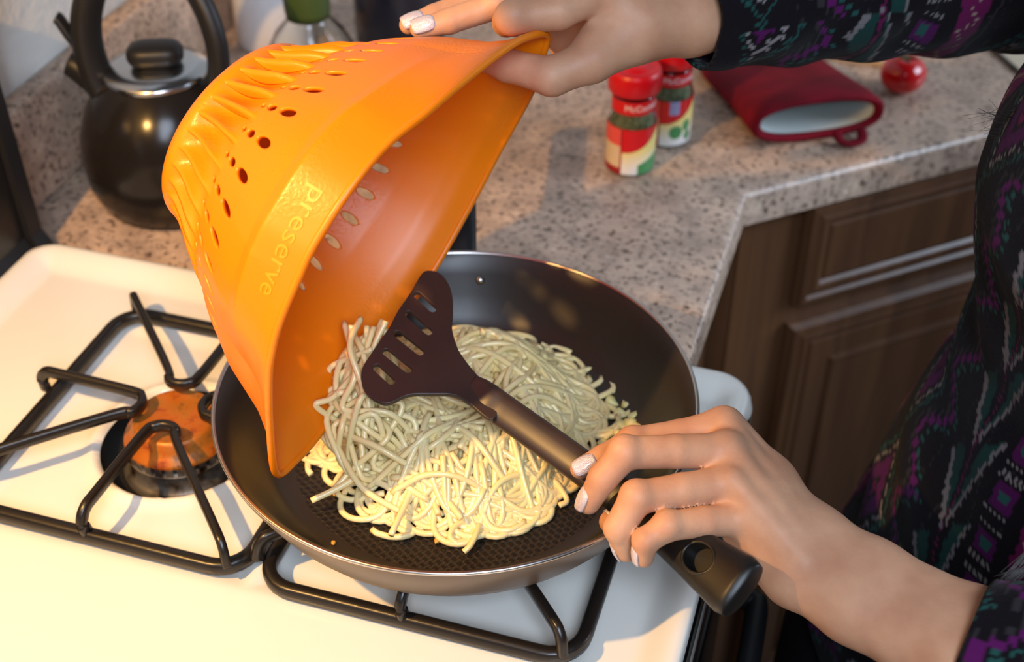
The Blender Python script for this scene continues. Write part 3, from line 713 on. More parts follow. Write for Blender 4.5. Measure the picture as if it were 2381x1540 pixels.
# ================================================================== orange colander, tipped over the pan
T1, T2 = D(1268, 80, 0.80), D(642, 1100, 0.79)
Lx = unit(T1-T2); Mc = (T1+T2)/2; vv = unit(Mc-CAM)
e3 = -unit(vv-Lx*(vv@Lx)); e2 = unit(D(1000, 640, 0.80)-D(914, 588, 0.80)); e2 = unit(e2-Lx*(e2@Lx)-e3*(e2@e3))
al = math.radians(16.6)
Ax = math.cos(al)*e2+math.sin(al)*e3                    # from the base to the mouth
Wx = math.cos(al)*e3-math.sin(al)*e2                    # towards the near lip
def toloc(P): q = np3(P)-Mc; return np.stack([q@Lx, q@Wx, q@Ax], -1)
def tow(q): return Mc+q[..., 0:1]*Lx+q[..., 1:2]*Wx+q[..., 2:3]*Ax
near = [(627, 986, .045), (625, 873, .074), (632, 818, .084), (645, 764, .092), (668, 704, .100), (696, 641, .107), (730, 569, .112), (814, 438, .115), (898, 337, .106), (983, 269, .092), (1067, 198, .072), (1150, 132, .046), (1212, 92, .024)]
far = [(1262, 128, .022), (1234, 215, .060), (1160, 350, .098), (1085, 492, .113), (1000, 640, .115), (905, 775, .105), (820, 895, .082), (745, 1005, .046), (690, 1068, .020)]
pts = [T2+0*T1]+[D(x, y, 0.795-0.96*w) for x, y, w in near]+[T1]+[D(x, y, 0.795+0.96*w) for x, y, w in far]
rimL = toloc(catmull(np.array(pts), 24, closed=True))
phi = np.arctan2(rimL[:, 1]/0.115, rimL[:, 0]/0.155)
od = np.argsort(phi); phs = phi[od]; rl = rimL[od]
def rim_at(p):
    p = (p+np.pi) % (2*np.pi)-np.pi
    return np.stack([np.interp(p, phs, rl[:, i], period=2*np.pi) for i in range(3)], -1)
NR = 34; NU = NR*26
ph = np.linspace(-np.pi, np.pi, NU, endpoint=False)
H0, RB, L0, TILT = 0.1315, 0.0635, 0.0085, 0.10
gs_ = np.array([0, .08, .15, .25, .4, .58, .8, .9, 1.0]); gv_ = np.array([0, 0.012, .07, .22, .43, .60, .735, .835, 1.0])
gi_s = np.linspace(0, 1, 400); gi = np.interp(gi_s, gs_, gv_)
ker = np.hanning(31); ker /= ker.sum(); gi2 = np.convolve(np.pad(gi, 15, mode='edge'), ker, 'valid'); gi2 = (gi2-gi2[0])/(gi2[-1]-gi2[0])
# the lip: walls stay steeper, then turn outwards at a crease
glip = np.interp(gi_s, [0, .08, .15, .25, .4, .58, .74], [0, 0.012, .07, .22, .46, .73, .95]); glip = np.where(gi_s < 0.08, gi2, np.convolve(np.pad(glip, 20, mode='edge'), np.hanning(41)/np.hanning(41).sum(), 'valid'))
gc = np.interp(0.70, gi_s, glip); s1 = (gc-np.interp(0.66, gi_s, glip))/0.04
ge = min(gc+s1*0.055+0.03, 1.0)
glip = np.where(gi_s > 0.70, np.where(gi_s < 0.755, gc+(ge-gc)*(gi_s-0.70)/0.055, 0), glip)
glip = np.where(gi_s >= 0.755, ge+(1-ge)*((gi_s-0.755)/0.245), glip)
S0 = 0.0
def colander_pt(p, s):
    """p angle, s height 0 base .. 1 rim, -0.. base dome"""
    r = rim_at(p); bl = np.stack([L0+RB*np.cos(p), RB*np.sin(p)], -1)
    lip = np.clip(np.sin(p)*np.abs(np.sin(p))*1.4-0.25, 0, 1)
    sc = np.clip(s, 0, 1); g = np.interp(sc, gi_s, gi2)*(1-lip)+np.interp(sc, gi_s, glip)*lip
    hb = -H0+TILT*(bl[..., 0]-L0)
    lw = bl+(r[..., :2]-bl)*g[..., None]; h = hb+(r[..., 2]-hb)*sc
    # dome under the foot
    d = np.clip(-s, 0, 1); cosd = np.cos(np.clip(d, 0, 1)*np.pi/2)
    lw = np.where((s < 0)[..., None], np.array([L0, 0])+(bl-np.array([L0, 0]))*cosd[..., None]**0.7, lw)
    h = np.where(s < 0, hb-0.016*np.sin(np.clip(d, 0, 1)*np.pi/2), h)
    # scalloped flutes between foot and wall
    fr = (p*NR/(2*np.pi)) % 1.0
    saw = np.where(fr < 0.88, (fr/0.88)**2.2, (1-fr)/0.12)
    amp = 0.0105*np.clip(np.sin(np.clip((s-0.0)/0.33, 0, 1)*np.pi), 0, 1)**1.2
    rad = lw-np.array([L0, 0]); rad = rad/(np.linalg.norm(rad, axis=-1, keepdims=True)+1e-9)
    lw = lw+rad*(amp*(saw-0.45))[..., None]
    return tow(np.concatenate([lw, h[..., None]], -1))
ss = np.linspace(0.0, 1.0, 150)
holes = []
dph = 2*np.pi/NR
for kx in range(NR):
    p0 = -np.pi+dph*(kx+0.40)
    holes += [(p0, 0.475, 0.027, 0.052), (p0, 0.368, 0.024, 0.028), (p0, 0.308, 0.017, 0.016)]
U, Vv, keep = grid_with_holes(np.append(ph, np.pi), ss, holes)
U = U[:, :-1]; Vv = Vv[:, :-1]
P = colander_pt(U, Vv)
F = grid_faces(NU, len(ss), True).reshape(len(ss)-1, NU, 4)[keep]
sd = np.linspace(-1, 0, 15)[:-1]
Ud, Sd = np.meshgrid(ph, sd); Pd = colander_pt(Ud, Sd)
Fd = grid_faces(NU, len(sd)+1, True)
nd = len(sd)*NU
V = np.concatenate([Pd.reshape(-1, 3), P.reshape(-1, 3)]); F = np.concatenate([Fd, F+nd])
used = np.zeros(len(V), bool); used[F.ravel()] = True; rm = -np.ones(len(V), int); rm[used] = np.arange(used.sum())
col = empty('colander', tow(np.array([[L0, 0, -H0-0.016]]))[0]); tag(col, 'orange plastic colander tipped over the frying pan, held at its rim', 'colander')
bowl = mesh_obj('bowl', V[used], rm[F], M['orange'], col)
sol = bowl.modifiers.new('wall', 'SOLIDIFY'); sol.thickness = 0.0024; sol.offset = 0.0
V, F = sweep(rim_at(ph[::3])[:, :3]@np.stack([Lx, Wx, Ax])+Mc, 0.0024, 0.0024, 10, closed=True, up=Ax)
mesh_obj('rim', V, F, M['orange'], col)
# raised lettering on the near lip
tx = text_mesh('preserve', 0.0150, 0.0004)
def on_lip(q):
    pa = 0.72*np.pi-0.0
    # letters run towards the spout; tops point to the rim
    p = PT0+q[:, 0]/0.118; s = 0.895+q[:, 1]/0.115
    e = 1e-3; c = colander_pt(p, s); a = colander_pt(p+e, s)-c; b = colander_pt(p, s+e)-c
    n = np.cross(a, b); n /= np.linalg.norm(n, axis=1)[:, None]
    sgn = np.sign((n*(CAM-c)).sum(1))[:, None]
    return c+n*sgn*(0.0012+q[:, 2:3]*0.8)
PT0 = 1.80
mesh_obj('raised_lettering', on_lip(tx[0]), tx[1], M['letter'], col, smooth=False)

# ================================================================== the cook
person = empty('person', (0.66, 0.15, FLOOR)); tag(person, 'person in a dark patterned knit sweater tipping the colander and holding the spatula', 'person')
def J(*a): return D(*a[:3]), a[3]
# --- left hand, closed over the spatula grip (px, py, depth, radius)
LW = [J(1893, 1262, .752, .0165), J(1864, 1328, .741, .0165)]
Lmeta = [[J(1893, 1255, .756, .0150), J(1790, 1120, .772, .0125), J(1683, 993, .786, .0112)],
         [J(1884, 1278, .748, .0150), J(1785, 1160, .758, .0125), J(1690, 1050, .765, .0112)],
         [J(1874, 1303, .742, .0150), J(1785, 1210, .748, .0125), J(1698, 1124, .752, .0108)],
         [J(1864, 1328, .742, .0150), J(1800, 1265, .746, .0120), J(1733, 1206, .747, .0102)]]
Lfing = [[J(1683, 993, .786, .0110), J(1580, 1014, .784, .0098), J(1474, 1030, .781, .0093), J(1404, 1066, .779, .0082), J(1350, 1090, .7775, .0064)],
         [J(1690, 1050, .765, .0110), J(1570, 1050, .754, .0098), J(1452, 1054, .746, .0095), J(1402, 1112, .748, .0086), J(1368, 1170, .757, .0068)],
         [J(1698, 1124, .752, .0106), J(1585, 1140, .743, .0096), J(1480, 1158, .736, .0094), J(1438, 1228, .738, .0085), J(1456, 1280, .750, .0068)],
         [J(1733, 1206, .747, .0100), J(1640, 1214, .737, .0086), J(1552, 1224, .730, .0082), J(1500, 1258, .728, .0074), J(1496, 1296, .734, .0060)]]
Lthumb = [J(1850, 1215, .775, .0150), J(1760, 1170, .808, .0140), J(1640, 1185, .815, .0110), J(1520, 1206, .806, .0098), J(1420, 1214, .790, .0072)]
Lpalm = [[J(1840, 1330, .752, .0150), J(1785, 1280, .762, .0135), J(1730, 1240, .765, .0115)], [J(1840, 1240, .775, .0150), J(1760, 1110, .795, .0120)]]
Larm = [[LW[0], J(2020, 1340, .735, .0185), J(2280, 1478, .700, .0215), J(2700, 1590, .66, .030)], [LW[1], J(1985, 1405, .723, .0185), J(2250, 1545, .688, .0235), J(2700, 1640, .65, .030)]]
Lbump = [(D(1452, 1048, .744), .0088), (D(1480, 1152, .734), .0087), (D(1552, 1219, .7285), .0076), (D(1470, 1026, .780), .0087)]
Ltend = [[J(1880, 1240, .738, .0040), J(1690, 986, .778, .0050)], [J(1872, 1268, .731, .0040), J(1696, 1042, .757, .0050)], [J(1862, 1298, .726, .0040), J(1704, 1116, .7435, .0050)], [J(1852, 1320, .728, .0035), J(1738, 1198, .739, .0045)]]
# --- right hand, pinching the colander rim
RWr = [J(1490, 62, .815, .0170), J(1486, 20, .842, .0170)]
Rmeta = [[J(1480, 55, .815, .0150), J(1440, 8, .806, .0125), J(1398, -22, .800, .0112)],
         [J(1482, 40, .826, .0150), J(1440, -20, .832, .0125), J(1385, -52, .838, .0112)],
         [J(1484, 28, .838, .0150), J(1445, -30, .856, .0125), J(1390, -60, .866, .0106)],
         [J(1486, 20, .848, .0150), J(1455, -20, .872, .0120), J(1410, -45, .888, .0098)]]
Rfing = [[J(1398, -22, .800, .0110), J(1300, 28, .792, .0108), J(1188, 42, .789, .0102), J(1178, 52, .812, .0088), J(1196, 60, .828, .0070)],
         [J(1385, -52, .838, .0110), J(1262, -40, .838, .0100), J(1152, 12, .834, .0090), J(1045, 49, .829, .0080), J(975, 66, .827, .0062)],
         [J(1390, -60, .866, .0104), J(1250, -60, .864, .0096), J(1110, 0, .860, .0088), J(1010, 38, .853, .0078), J(950, 58, .849, .0062)],
         [J(1410, -45, .888, .0096), J(1300, -70, .892, .0084), J(1195, -40, .890, .0078), J(1120, 0, .884, .0070), J(1075, 22, .878, .0058)]]
Rthumb = [J(1465, 88, .812, .0150), J(1375, 140, .803, .0135), J(1283, 178, .801, .0115), J(1180, 152, .812, .0098), J(1100, 128, .822, .0074)]
Rpalm = [[J(1440, 80, .842, .0160), J(1345, 100, .858, .0140), J(1290, 62, .868, .0115)], [J(1450, 60, .822, .0150), J(1395, 50, .835, .0130), J(1370, 5, .845, .0115)], [J(1470, 60, .815, .0150), J(1390, 105, .808, .0130)]]
Rarm = [[RWr[0], J(1600, 44, .828, .0200), J(1900, -12, .868, .0250), J(2560, -60, .985, .034)], [RWr[1], J(1600, -12, .850, .0200), J(1900, -60, .890, .0250), J(2560, -100, 1.0, .034)]]
Rbump = [(D(1196, 34, .787), .0090), (D(1150, 6, .831), .0085), (D(1283, 186, .799), .0100)]
Rtend = [[J(1470, 40, .806, .0035), J(1400, -28, .791, .0050)]]
def hand_fn(wr, meta, fing, thumb, palm, arm, bump, tend):
    def fn(P):
        d = cone_d(P, wr[0][0], wr[1][0], wr[0][1], wr[1][1])
        for c in arm: d = smin(d, chain_d(P, c, 0.012), 0.016)
        for c in meta: d = smin(d, chain_d(P, c, 0.010), 0.009)
        for c in palm: d = smin(d, chain_d(P, c, 0.010), 0.012)
        for c in tend: d = smin(d, chain_d(P, c, 0.004), 0.004)
        out = d
        for f in fing:
            q = chain_d(P, f, 0.0018)
            for b, r in bump:
                bd = np.linalg.norm(P-b, axis=-1)-r; q = np.where(q < 0.02, np.where(bd < 0.01, smin(q, np.maximum(bd, -1), 0.004), q), q) if np.linalg.norm(np3(b)-np3(f[2][0])) < 0.016 else q
            out = smin(out, smin(q, d, 0.0065), 0.0022)
        q = chain_d(P, thumb, 0.004)
        return np.minimum(out, smin(q, d, 0.010))
    return fn
def bbox(*groups):
    P = []
    for g in groups:
        for c in g:
            for p, r in c: P += [p-r-0.006, p+r+0.006]
    return np.min(P, 0), np.max(P, 0)
lo, hi = bbox([LW], Lmeta, Lfing, [Lthumb], Lpalm, Larm); VL, FL = surface(hand_fn(LW, Lmeta, Lfing, Lthumb, Lpalm, Larm, Lbump, Ltend), lo, hi, 0.0014)
lo, hi = bbox([RWr], Rmeta, Rfing, [Rthumb], Rpalm, Rarm); VR, FR = surface(hand_fn(RWr, Rmeta, Rfing, Rthumb, Rpalm, Rarm, Rbump, Rtend), lo, hi, 0.0014)
# --- upper arms, trunk, neck and head (inside the clothes or above the picture)
EL, ER = D(2700, 1615, .655), D(2560, -80, .992); SHL, SHR = np.array([0.665, -0.005, 0.415]), np.array([0.665, 0.305, 0.415])
NK = np.array([0.655, 0.15, 0.47]); HD = np.array([0.625, 0.14, 0.615])
def trunk_fn(P):
    d = smin(cone_d(P, EL, SHL, .032, .046), cone_d(P, ER, SHR, .034, .046), 0.01)
    d = smin(d, cone_d(P, SHL, SHR, .050, .050), 0.02)
    for s in (-1, 1):
        d = smin(d, cone_d(P, (0.645, 0.15+0.055*s, 0.36), (0.64, 0.15+0.05*s, -0.1), .062, .068), 0.03)
        d = smin(d, cone_d(P, (0.60, 0.15+0.07*s, -0.13), (0.60, 0.15+0.075*s, -0.50), .072, .052), 0.03)
        d = smin(d, cone_d(P, (0.60, 0.15+0.075*s, -0.50), (0.63, 0.15+0.08*s, -0.85), .052, .036), 0.02)
        d = smin(d, cone_d(P, (0.65, 0.15+0.08*s, -0.885), (0.52, 0.15+0.10*s, -0.895), .032, .020), 0.02)
    d = smin(d, cone_d(P, (0.66, 0.15, 0.40), NK+[0, 0, .06], .055, .050), 0.03)
    hq = (P-HD)/np.array([0.092, 0.072, 0.112]); hd = (np.linalg.norm(hq, axis=-1)-1)*0.075
    d = smin(d, hd, 0.02); d = smin(d, cone_d(P, HD+[-.045, 0, -.07], HD+[-.055, 0, -.09], .040, .028), 0.03)     # jaw
    d = smin(d, cone_d(P, HD+[-.085, 0, .012], HD+[-.106, 0, -.030], .007, .011), 0.012)                         # nose
    d = smin(d, cone_d(P, HD+[-.083, -.016, -.058], HD+[-.083, .016, -.058], .008, .008), 0.008)                 # mouth
    for s in (-1, 1):
        d = smin(d, cone_d(P, HD+[.006, .072*s, -.022], HD+[.010, .077*s, .020], .008, .011), 0.006)             # ears
        d = np.maximum(d, -(np.linalg.norm(P-(HD+[-.096, .030*s, 0.004]), axis=-1)-.016))                        # eye sockets
        d = np.minimum(d, np.linalg.norm(P-(HD+[-.076, .030*s, 0.004]), axis=-1)-.0125)
    return d
VT, FT = surface(trunk_fn, (0.44, -0.20, -0.915), (0.80, 0.50, 0.76), 0.0075, 8)
V, F = join((VL, FL.tolist()), (VR, FR.tolist()), (VT, FT.tolist()))
body = mesh_obj('body', V, F, M['skin'], person)
# --- nails
def nail(c, fwd, up, ln, wd, cv=0.55):
    f = unit(fwd); u = unit(np3(up)-f*(np3(up)@f)); s = np.cross(f, u); n = 11; P = []
    for i in np.linspace(-1, 1, n):
        for j in np.linspace(-1, 1, n):
            hw = wd*(1-0.16*max(i, 0)**2.5-0.25*max(-i, 0)**3); a = j*1.0
            end = ln*(i-0.10*j*j*np.sign(i)*abs(i))
            P.append(np3(c)+f*end+s*hw*math.sin(a)/math.sin(1.0)+u*(hw*cv*(math.cos(a)-1)/(1-math.cos(1.0))-0.0008*i*i))
    V = np.array(P); F = grid_faces(n, n)
    o = mesh_obj('fingernail', V, F, M['nail'], body); o['label'] = 'glittery pale lilac fingernail'
    sm_ = o.modifiers.new('t', 'SOLIDIFY'); sm_.thickness = 0.0006; sm_.offset = 0
    return o
tocam = lambda p: unit(CAM-p)
def tipnail(f, up, ln=0.0074, wd=0.0055, back=0.0022):
    a, b = f[-2][0], f[-1][0]; fw = unit(b-a); u = unit(np3(up)-fw*(np3(up)@fw)); tl_ = math.atan2(f[-2][1]-f[-1][1], np.linalg.norm(b-a))
    r = f[-1][1]+math.tan(tl_)*back; f2 = unit(fw*math.cos(tl_)-u*math.sin(tl_)); u2 = unit(u*math.cos(tl_)+fw*math.sin(tl_))
    return nail(b-fw*back+u*(r+0.0007), f2, u2, ln, wd, 0.5)
tipnail(Lfing[0], tocam(Lfing[0][-1][0])-0.25*RM[1])
tipnail(Lfing[1], -RM[0]+0.35*tocam(Lfing[1][-1][0]))
tipnail(Lfing[2], -RM[0]-0.2*RM[1]+0.1*tocam(Lfing[2][-1][0]))
tipnail(Lfing[3], -RM[0]+0.25*tocam(Lfing[3][-1][0]), wd=0.0047, ln=0.0062)
tipnail(Lthumb, -RM[1]*0.3-RM[0]*0.5+0.6*tocam(Lthumb[-1][0]), wd=0.0062)
tipnail(Rfing[1], tocam(Rfing[1][-1][0])-0.45*RM[1])
tipnail(Rfing[2], tocam(Rfing[2][-1][0])-0.6*RM[1])
tipnail(Rfing[3], -RM[1]+0.3*tocam(Rfing[3][-1][0]), wd=0.0046, ln=0.0062)

# --- sweater: knitted bands worked out stitch by stitch
BLK, GRY, PUR, MAG, TEA, WHT, CRM = [np.array(c) for c in ((.007, .005, .008), (.024, .021, .024), (.10, .007, .10), (.20, .010, .10), (.013, .066, .058), (.38, .35, .36), (.42, .33, .24))]
def knit(t, s):
    """t across the bands (m), s along the bands (m)"""
    q = 0.0024; t = np.floor(t/q)*q; s = np.floor(s/q)*q
    c = np.tile(BLK, t.shape+(1,)).reshape(t.shape+(3,)); T = np.mod(t, 0.232)
    tri = lambda x, p: np.abs(np.mod(x/p, 1.0)*2-1)             # 1..0..1
    def put(mask, col): c[mask] = col
    dot = (np.mod(np.floor(s/q)+np.floor(t/q), 2) < 1)
    # thin grey waves everywhere
    put((np.abs(np.mod(t+0.006*np.sin(s*60), 0.029)-0.014) < 0.0011) & dot, GRY)
    # magenta ribbon with a cream zigzag
    b = T-0.016; put(np.abs(b) < 0.010+0.002*tri(s, .02), MAG*0.8); put((np.abs(b-0.007*(tri(s, .022)-.5)*2) < 0.0022) & dot, CRM)
    put((np.abs(np.abs(b)-0.017-0.004*tri(s, .03)) < 0.0014), GRY*1.6)
    # big diamonds, purple with white dotted outline and teal halo
    b = np.abs(T-0.072); dm = b/0.026+tri(s, .105)*1.25
    put((dm < 1.32) & (dm > 1.1) & dot, TEA*1.3); put((dm < 1.0) & (dm > .86) & dot, WHT*.8); put(dm < .72, PUR); put(dm < .30, BLK); put(dm < .16, MAG)
    # stepped zigzag pair
    b = T-0.122; zz = 0.016*(np.floor(tri(s, .052)*5)/5-.5)*2
    put(np.abs(b-zz) < 0.0032, PUR*1.25); put((np.abs(b-zz-0.009) < 0.0024) & dot, TEA*1.5); put((np.abs(b-zz+0.009) < 0.0016), GRY*1.5)
    # leaf spikes, teal with pale edge
    b = T-0.172; lf = np.mod(s+b*0.8, .062)/.062; wdt = 0.024*(1-lf)
    put((np.abs(b) < wdt), TEA*.75); put((np.abs(np.abs(b)-wdt) < 0.0018), WHT*.55); put((np.abs(b) < wdt*.35), BLK); put((np.abs(b) < .0022) & dot, MAG*.7)
    # small crosses and blocks
    b = T-0.214; put((np.abs(b) < 0.010) & (tri(s, .034) < .5), PUR*.9); put((np.abs(b) < 0.004) & (tri(s, .034) < .24), TEA*1.6); put((np.abs(b) < .012) & (np.abs(tri(s, .034)-.75) < .08) & dot, WHT*.7)
    return c*0.68
def knit_tube(centers, ra, rb, nu, nv, up, mode, closed_end=False, t0=0.0, wob=0.0, name='sleeve'):
    P = catmull(centers, 40); L = np.concatenate([[0], np.cumsum(np.linalg.norm(np.diff(P, axis=0), axis=1))]); x = np.linspace(0, L[-1], nv)
    Q = np.stack([np.interp(x, L, P[:, i]) for i in range(3)], 1); T, N, B = frames(Q, up)
    a = np.interp(x/L[-1], *ra); b = np.interp(x/L[-1], *rb); th = np.linspace(0, 2*np.pi, nu, endpoint=False)
    A = a[:, None]*np.ones(nu); Bq = b[:, None]*np.ones(nu)
    if wob:
        w = wob*(np.sin(th[None]*3+x[:, None]*55)*np.sin(x[:, None]*38+th[None])+0.6*np.sin(th[None]*5-x[:, None]*80))
        A = A+w; Bq = Bq+w
    V = Q[:, None]+A[..., None]*np.cos(th)[None, :, None]*B[:, None]+Bq[..., None]*np.sin(th)[None, :, None]*N[:, None]
    X = np.repeat(x[:, None], nu, 1); C = th[None]*((a+b)/2)[:, None]
    col = knit(X+t0, C) if mode == 'around' else knit(C+t0, X)
    F = grid_faces(nu, nv, True)
    return V.reshape(-1, 3), F, col.reshape(-1, 3)
parts = []
# right sleeve
parts.append(knit_tube([D(1602, 26, .832), D(1668, 12, .841), D(1900, -32, .879), D(2381, -68, .955), ER, (ER+SHR)/2+[.02, 0, .01], SHR], ([0, .03, .12, .5, 1], [.0335, .038, .044, .056, .075]), ([0, .03, .12, .5, 1], [.0335, .038, .044, .056, .075]), 170, 330, (0.01, 0.02, 1), 'around', t0=0.05, wob=0.0022))
# left sleeve
parts.append(knit_tube([D(2262, 1505, .695), D(2330, 1530, .688), D(2480, 1570, .675), EL, (EL+SHL)/2+[.03, -.01, 0], SHL], ([0, .04, .3, 1], [.0350, .039, .046, .075]), ([0, .04, .3, 1], [.0350, .039, .046, .075]), 160, 240, (0.01, 0.02, 1), 'around', t0=0.10, wob=0.0016))
# trunk
tz = [.452, .44, .40, .36, .33, .29, .25, .20, .15, .10, .05, 0, -.05, -.10, -.15, -.185]; tx_ = [.662, .66, .655, .65, .645, .647, .642, .634, .643, .643, .634, .622, .623, .619, .611, .602]
ta = [.055, .060, .075, .085, .093, .10, .11, .11, .105, .10, .10, .105, .115, .12, .125, .1275]; tb = [.06, .075, .125, .155, .163, .16, .155, .15, .14, .135, .135, .145, .155, .165, .17, .173]
nv, nu = 330, 400
zz = np.linspace(tz[0], tz[-1], nv); f = lambda y: np.interp(-zz, -np.array(tz), y)
def smooth(v, k=15): kk = np.hanning(k); kk /= kk.sum(); return np.convolve(np.pad(v, k//2, mode='edge'), kk, 'valid')
cxx, aa, bb = smooth(f(tx_)), smooth(f(ta)), smooth(f(tb)); th = np.linspace(0, 2*np.pi, nu, endpoint=False)
fold = 0.003*np.sin(th[None]*6+zz[:, None]*30)*np.sin(zz[:, None]*24+th[None]*2)+0.0015*np.sin(zz[:, None]*90+th[None]*4)
Vt = np.stack([cxx[:, None]+(aa[:, None]+fold)*np.cos(th)[None], 0.15+(bb[:, None]+fold)*np.sin(th)[None], zz[:, None]+0*th[None]], -1)
sw = 0.018*np.sin(zz*16)[:, None]
ct_ = knit(th[None]*0.138+sw+0.10+0.0*zz[:, None], np.repeat(-zz[:, None], nu, 1))
parts.append((Vt.reshape(-1, 3), grid_faces(nu, nv, True), ct_.reshape(-1, 3)))
V, F = join(*[(p[0], p[1].tolist()) for p in parts])
swt = mesh_obj('sweater', V, F, M['knit'], person); set_pattern(swt, np.concatenate([p[2] for p in parts])); swt['label'] = 'black knit sweater with purple, teal and white zigzag bands'
so = swt.modifiers.new('t', 'SOLIDIFY'); so.thickness = 0.0025; so.offset = -1
# --- trousers
tr = []
zp = [-.165, -.20, -.25, -.30, -.36, -.45]; 
rings = []
th2 = np.linspace(0, 2*np.pi, 72, endpoint=False)
for z, cx_, a_, b_ in ((-.15, .612, .117, .162), (-.20, .596, .124, .169), (-.25, .586, .128, .172), (-.32, .584, .128, .172), (-.40, .590, .118, .165), (-.46, .597, .100, .150)):
    rings.append(np.stack([cx_+a_*np.cos(th2), 0.15+b_*np.sin(th2), np.full(72, z)], 1))
tr.append(loft(rings, True, False, False))
for s in (-1, 1):
    tr.append(sweep(catmull([(0.592, 0.15+0.076*s, -.38), (0.595, 0.15+0.078*s, -.52), (0.61, 0.15+0.08*s, -.70), (0.632, 0.15+0.082*s, -.86)], 8), np.linspace(.085, .055, 25), None, 32, up=(1, 0, 0.01), caps=False))
V, F = join(*tr); tro = mesh_obj('trousers', V, F, M['pants'], person); tro['label'] = 'black trousers'
# --- hair: long strands over the shoulders
hs_ = []
for i in range(420):
    a = rng.uniform(-2.2, 2.2); top = HD+np.array([0.02+0.075*math.cos(a), 0.074*math.sin(a), rng.uniform(0.02, 0.105)])
    sd_ = 1 if a > 0 else -1
    dn_ = HD+np.array([0.06+rng.normal(0, .02)-0.035*(abs(a) > 1.3), sd_*rng.uniform(0.055, 0.10), -0.12]); en = dn_+np.array([rng.normal(-.01, .02), rng.normal(0.01*sd_, .02), rng.uniform(-.22, -.10)])
    hs_.append(sweep(catmull([HD+np.array([-0.01+rng.normal(0, .02), rng.normal(0, .02), 0.118]), top+np.array([0, 0, .0]), dn_, en], 5), 0.0022, None, 4))
# a few loose tips beside the chest and by the forearm
for i in range(26):
    a = D(2400+rng.uniform(0, 60), rng.uniform(230, 290), 0.80); b = D(rng.uniform(2290, 2360), rng.uniform(258, 318), 0.79); e = b+np3(RM[0])*-rng.uniform(0.002, 0.016)+np3(RM[1])*rng.normal(0.001, 0.004)
    hs_.append(sweep(catmull([a, (a+b)/2-np3(RM[1])*rng.uniform(-.002, .006), b, e], 5), np.linspace(.00022, .00008, 16), None, 4))
for i in range(40):
    a = D(2460, rng.uniform(1180, 1260), 0.70); b = D(2400, rng.uniform(1260, 1320), 0.70); e = D(rng.uniform(2310, 2360), rng.uniform(1330, 1372), 0.70)
    hs_.append(sweep(catmull([a, b, e], 6), np.linspace(.0005, .00015, 13), None, 4))
V, F = join(*hs_); hr = mesh_obj('hair', V, F, M['hair'], person); hr['label'] = 'dark brown hair'; hr['kind'] = 'stuff'

# ================================================================== things on the counter
# --- kettle
K0 = np.array([-0.132, 0.268, 0.0005]); kt = empty('kettle', K0); tag(kt, 'black enamel stovetop kettle with steel lid standing by the wall', 'kettle')
V, F = lathe([(0.0001, 0), (0.058, 0), (0.066, 0.004), (0.073, 0.022), (0.0755, 0.045), (0.073, 0.068), (0.065, 0.090), (0.054, 0.106), (0.044, 0.116), (0.041, 0.119)], K0, 72); mesh_obj('body', V, F, M['kettle'], kt)
lid = empty('lid', K0+[0, 0, 0.119]); lid.parent = kt; lid.location = (0, 0, 0.119)
V, F = lathe([(0.043, 0.1185), (0.0445, 0.121), (0.0425, 0.124), (0.030, 0.127), (0.0001, 0.129)], K0, 64); mesh_obj('lid_plate', V, F, M['kettle_lid'], lid)
kd = unit(D(430, 118, 1.1)-D(300, 142, 1.1)); kd[2] = 0; kd = unit(kd); kc = K0+np.array([0.002, 0, 0.137])
V, F = sweep([kc+kd*t_ for t_ in np.linspace(-0.023, 0.023, 17)], [0.0155*math.sqrt(max(0.02, 1-(i/8.4)**4)) for i in range(-8, 9)], [0.0105*math.sqrt(max(0.02, 1-(i/8.4)**4)) for i in range(-8, 9)], 16, 2.6, up=(0, 0, 1)); mesh_obj('lid_knob', V, F, M['black_plastic'], lid)
hp = [(252, 232, 1.125), (232, 190, 1.12), (205, 110, 1.105), (203, 20, 1.09), (240, -80, 1.075), (320, -140, 1.07), (405, -90, 1.07), (465, 0, 1.075), (500, 90, 1.085), (508, 170, 1.10), (492, 236, 1.115)]
P = catmull([D(*p) for p in hp], 8); k = len(P); V, F = sweep(P, np.interp(np.linspace(0, 1, k), [0, .1, .5, 1], [.012, .0135, .0125, .011]), np.interp(np.linspace(0, 1, k), [0, .1, .5, 1], [.009, .010, .0095, .008]), 14, 2.4); mesh_obj('handle', V, F, M['black_plastic'], kt)
P = catmull([D(265, 215, 1.13), D(225, 185, 1.125), D(185, 158, 1.12), D(160, 146, 1.118)], 6); V, F = sweep(P, np.linspace(.016, .0105, len(P)), None, 16); mesh_obj('spout', V, F, M['black_plastic'], kt)
P = catmull([D(215, 160, 1.115), D(190, 118, 1.108), D(160, 78, 1.10), D(138, 46, 1.095), D(130, 40, 1.094)], 6); V, F = sweep(P, 0.0058, 0.0035, 10, 2.5); mesh_obj('whistle_lever', V, F, M['black_plastic'], kt)
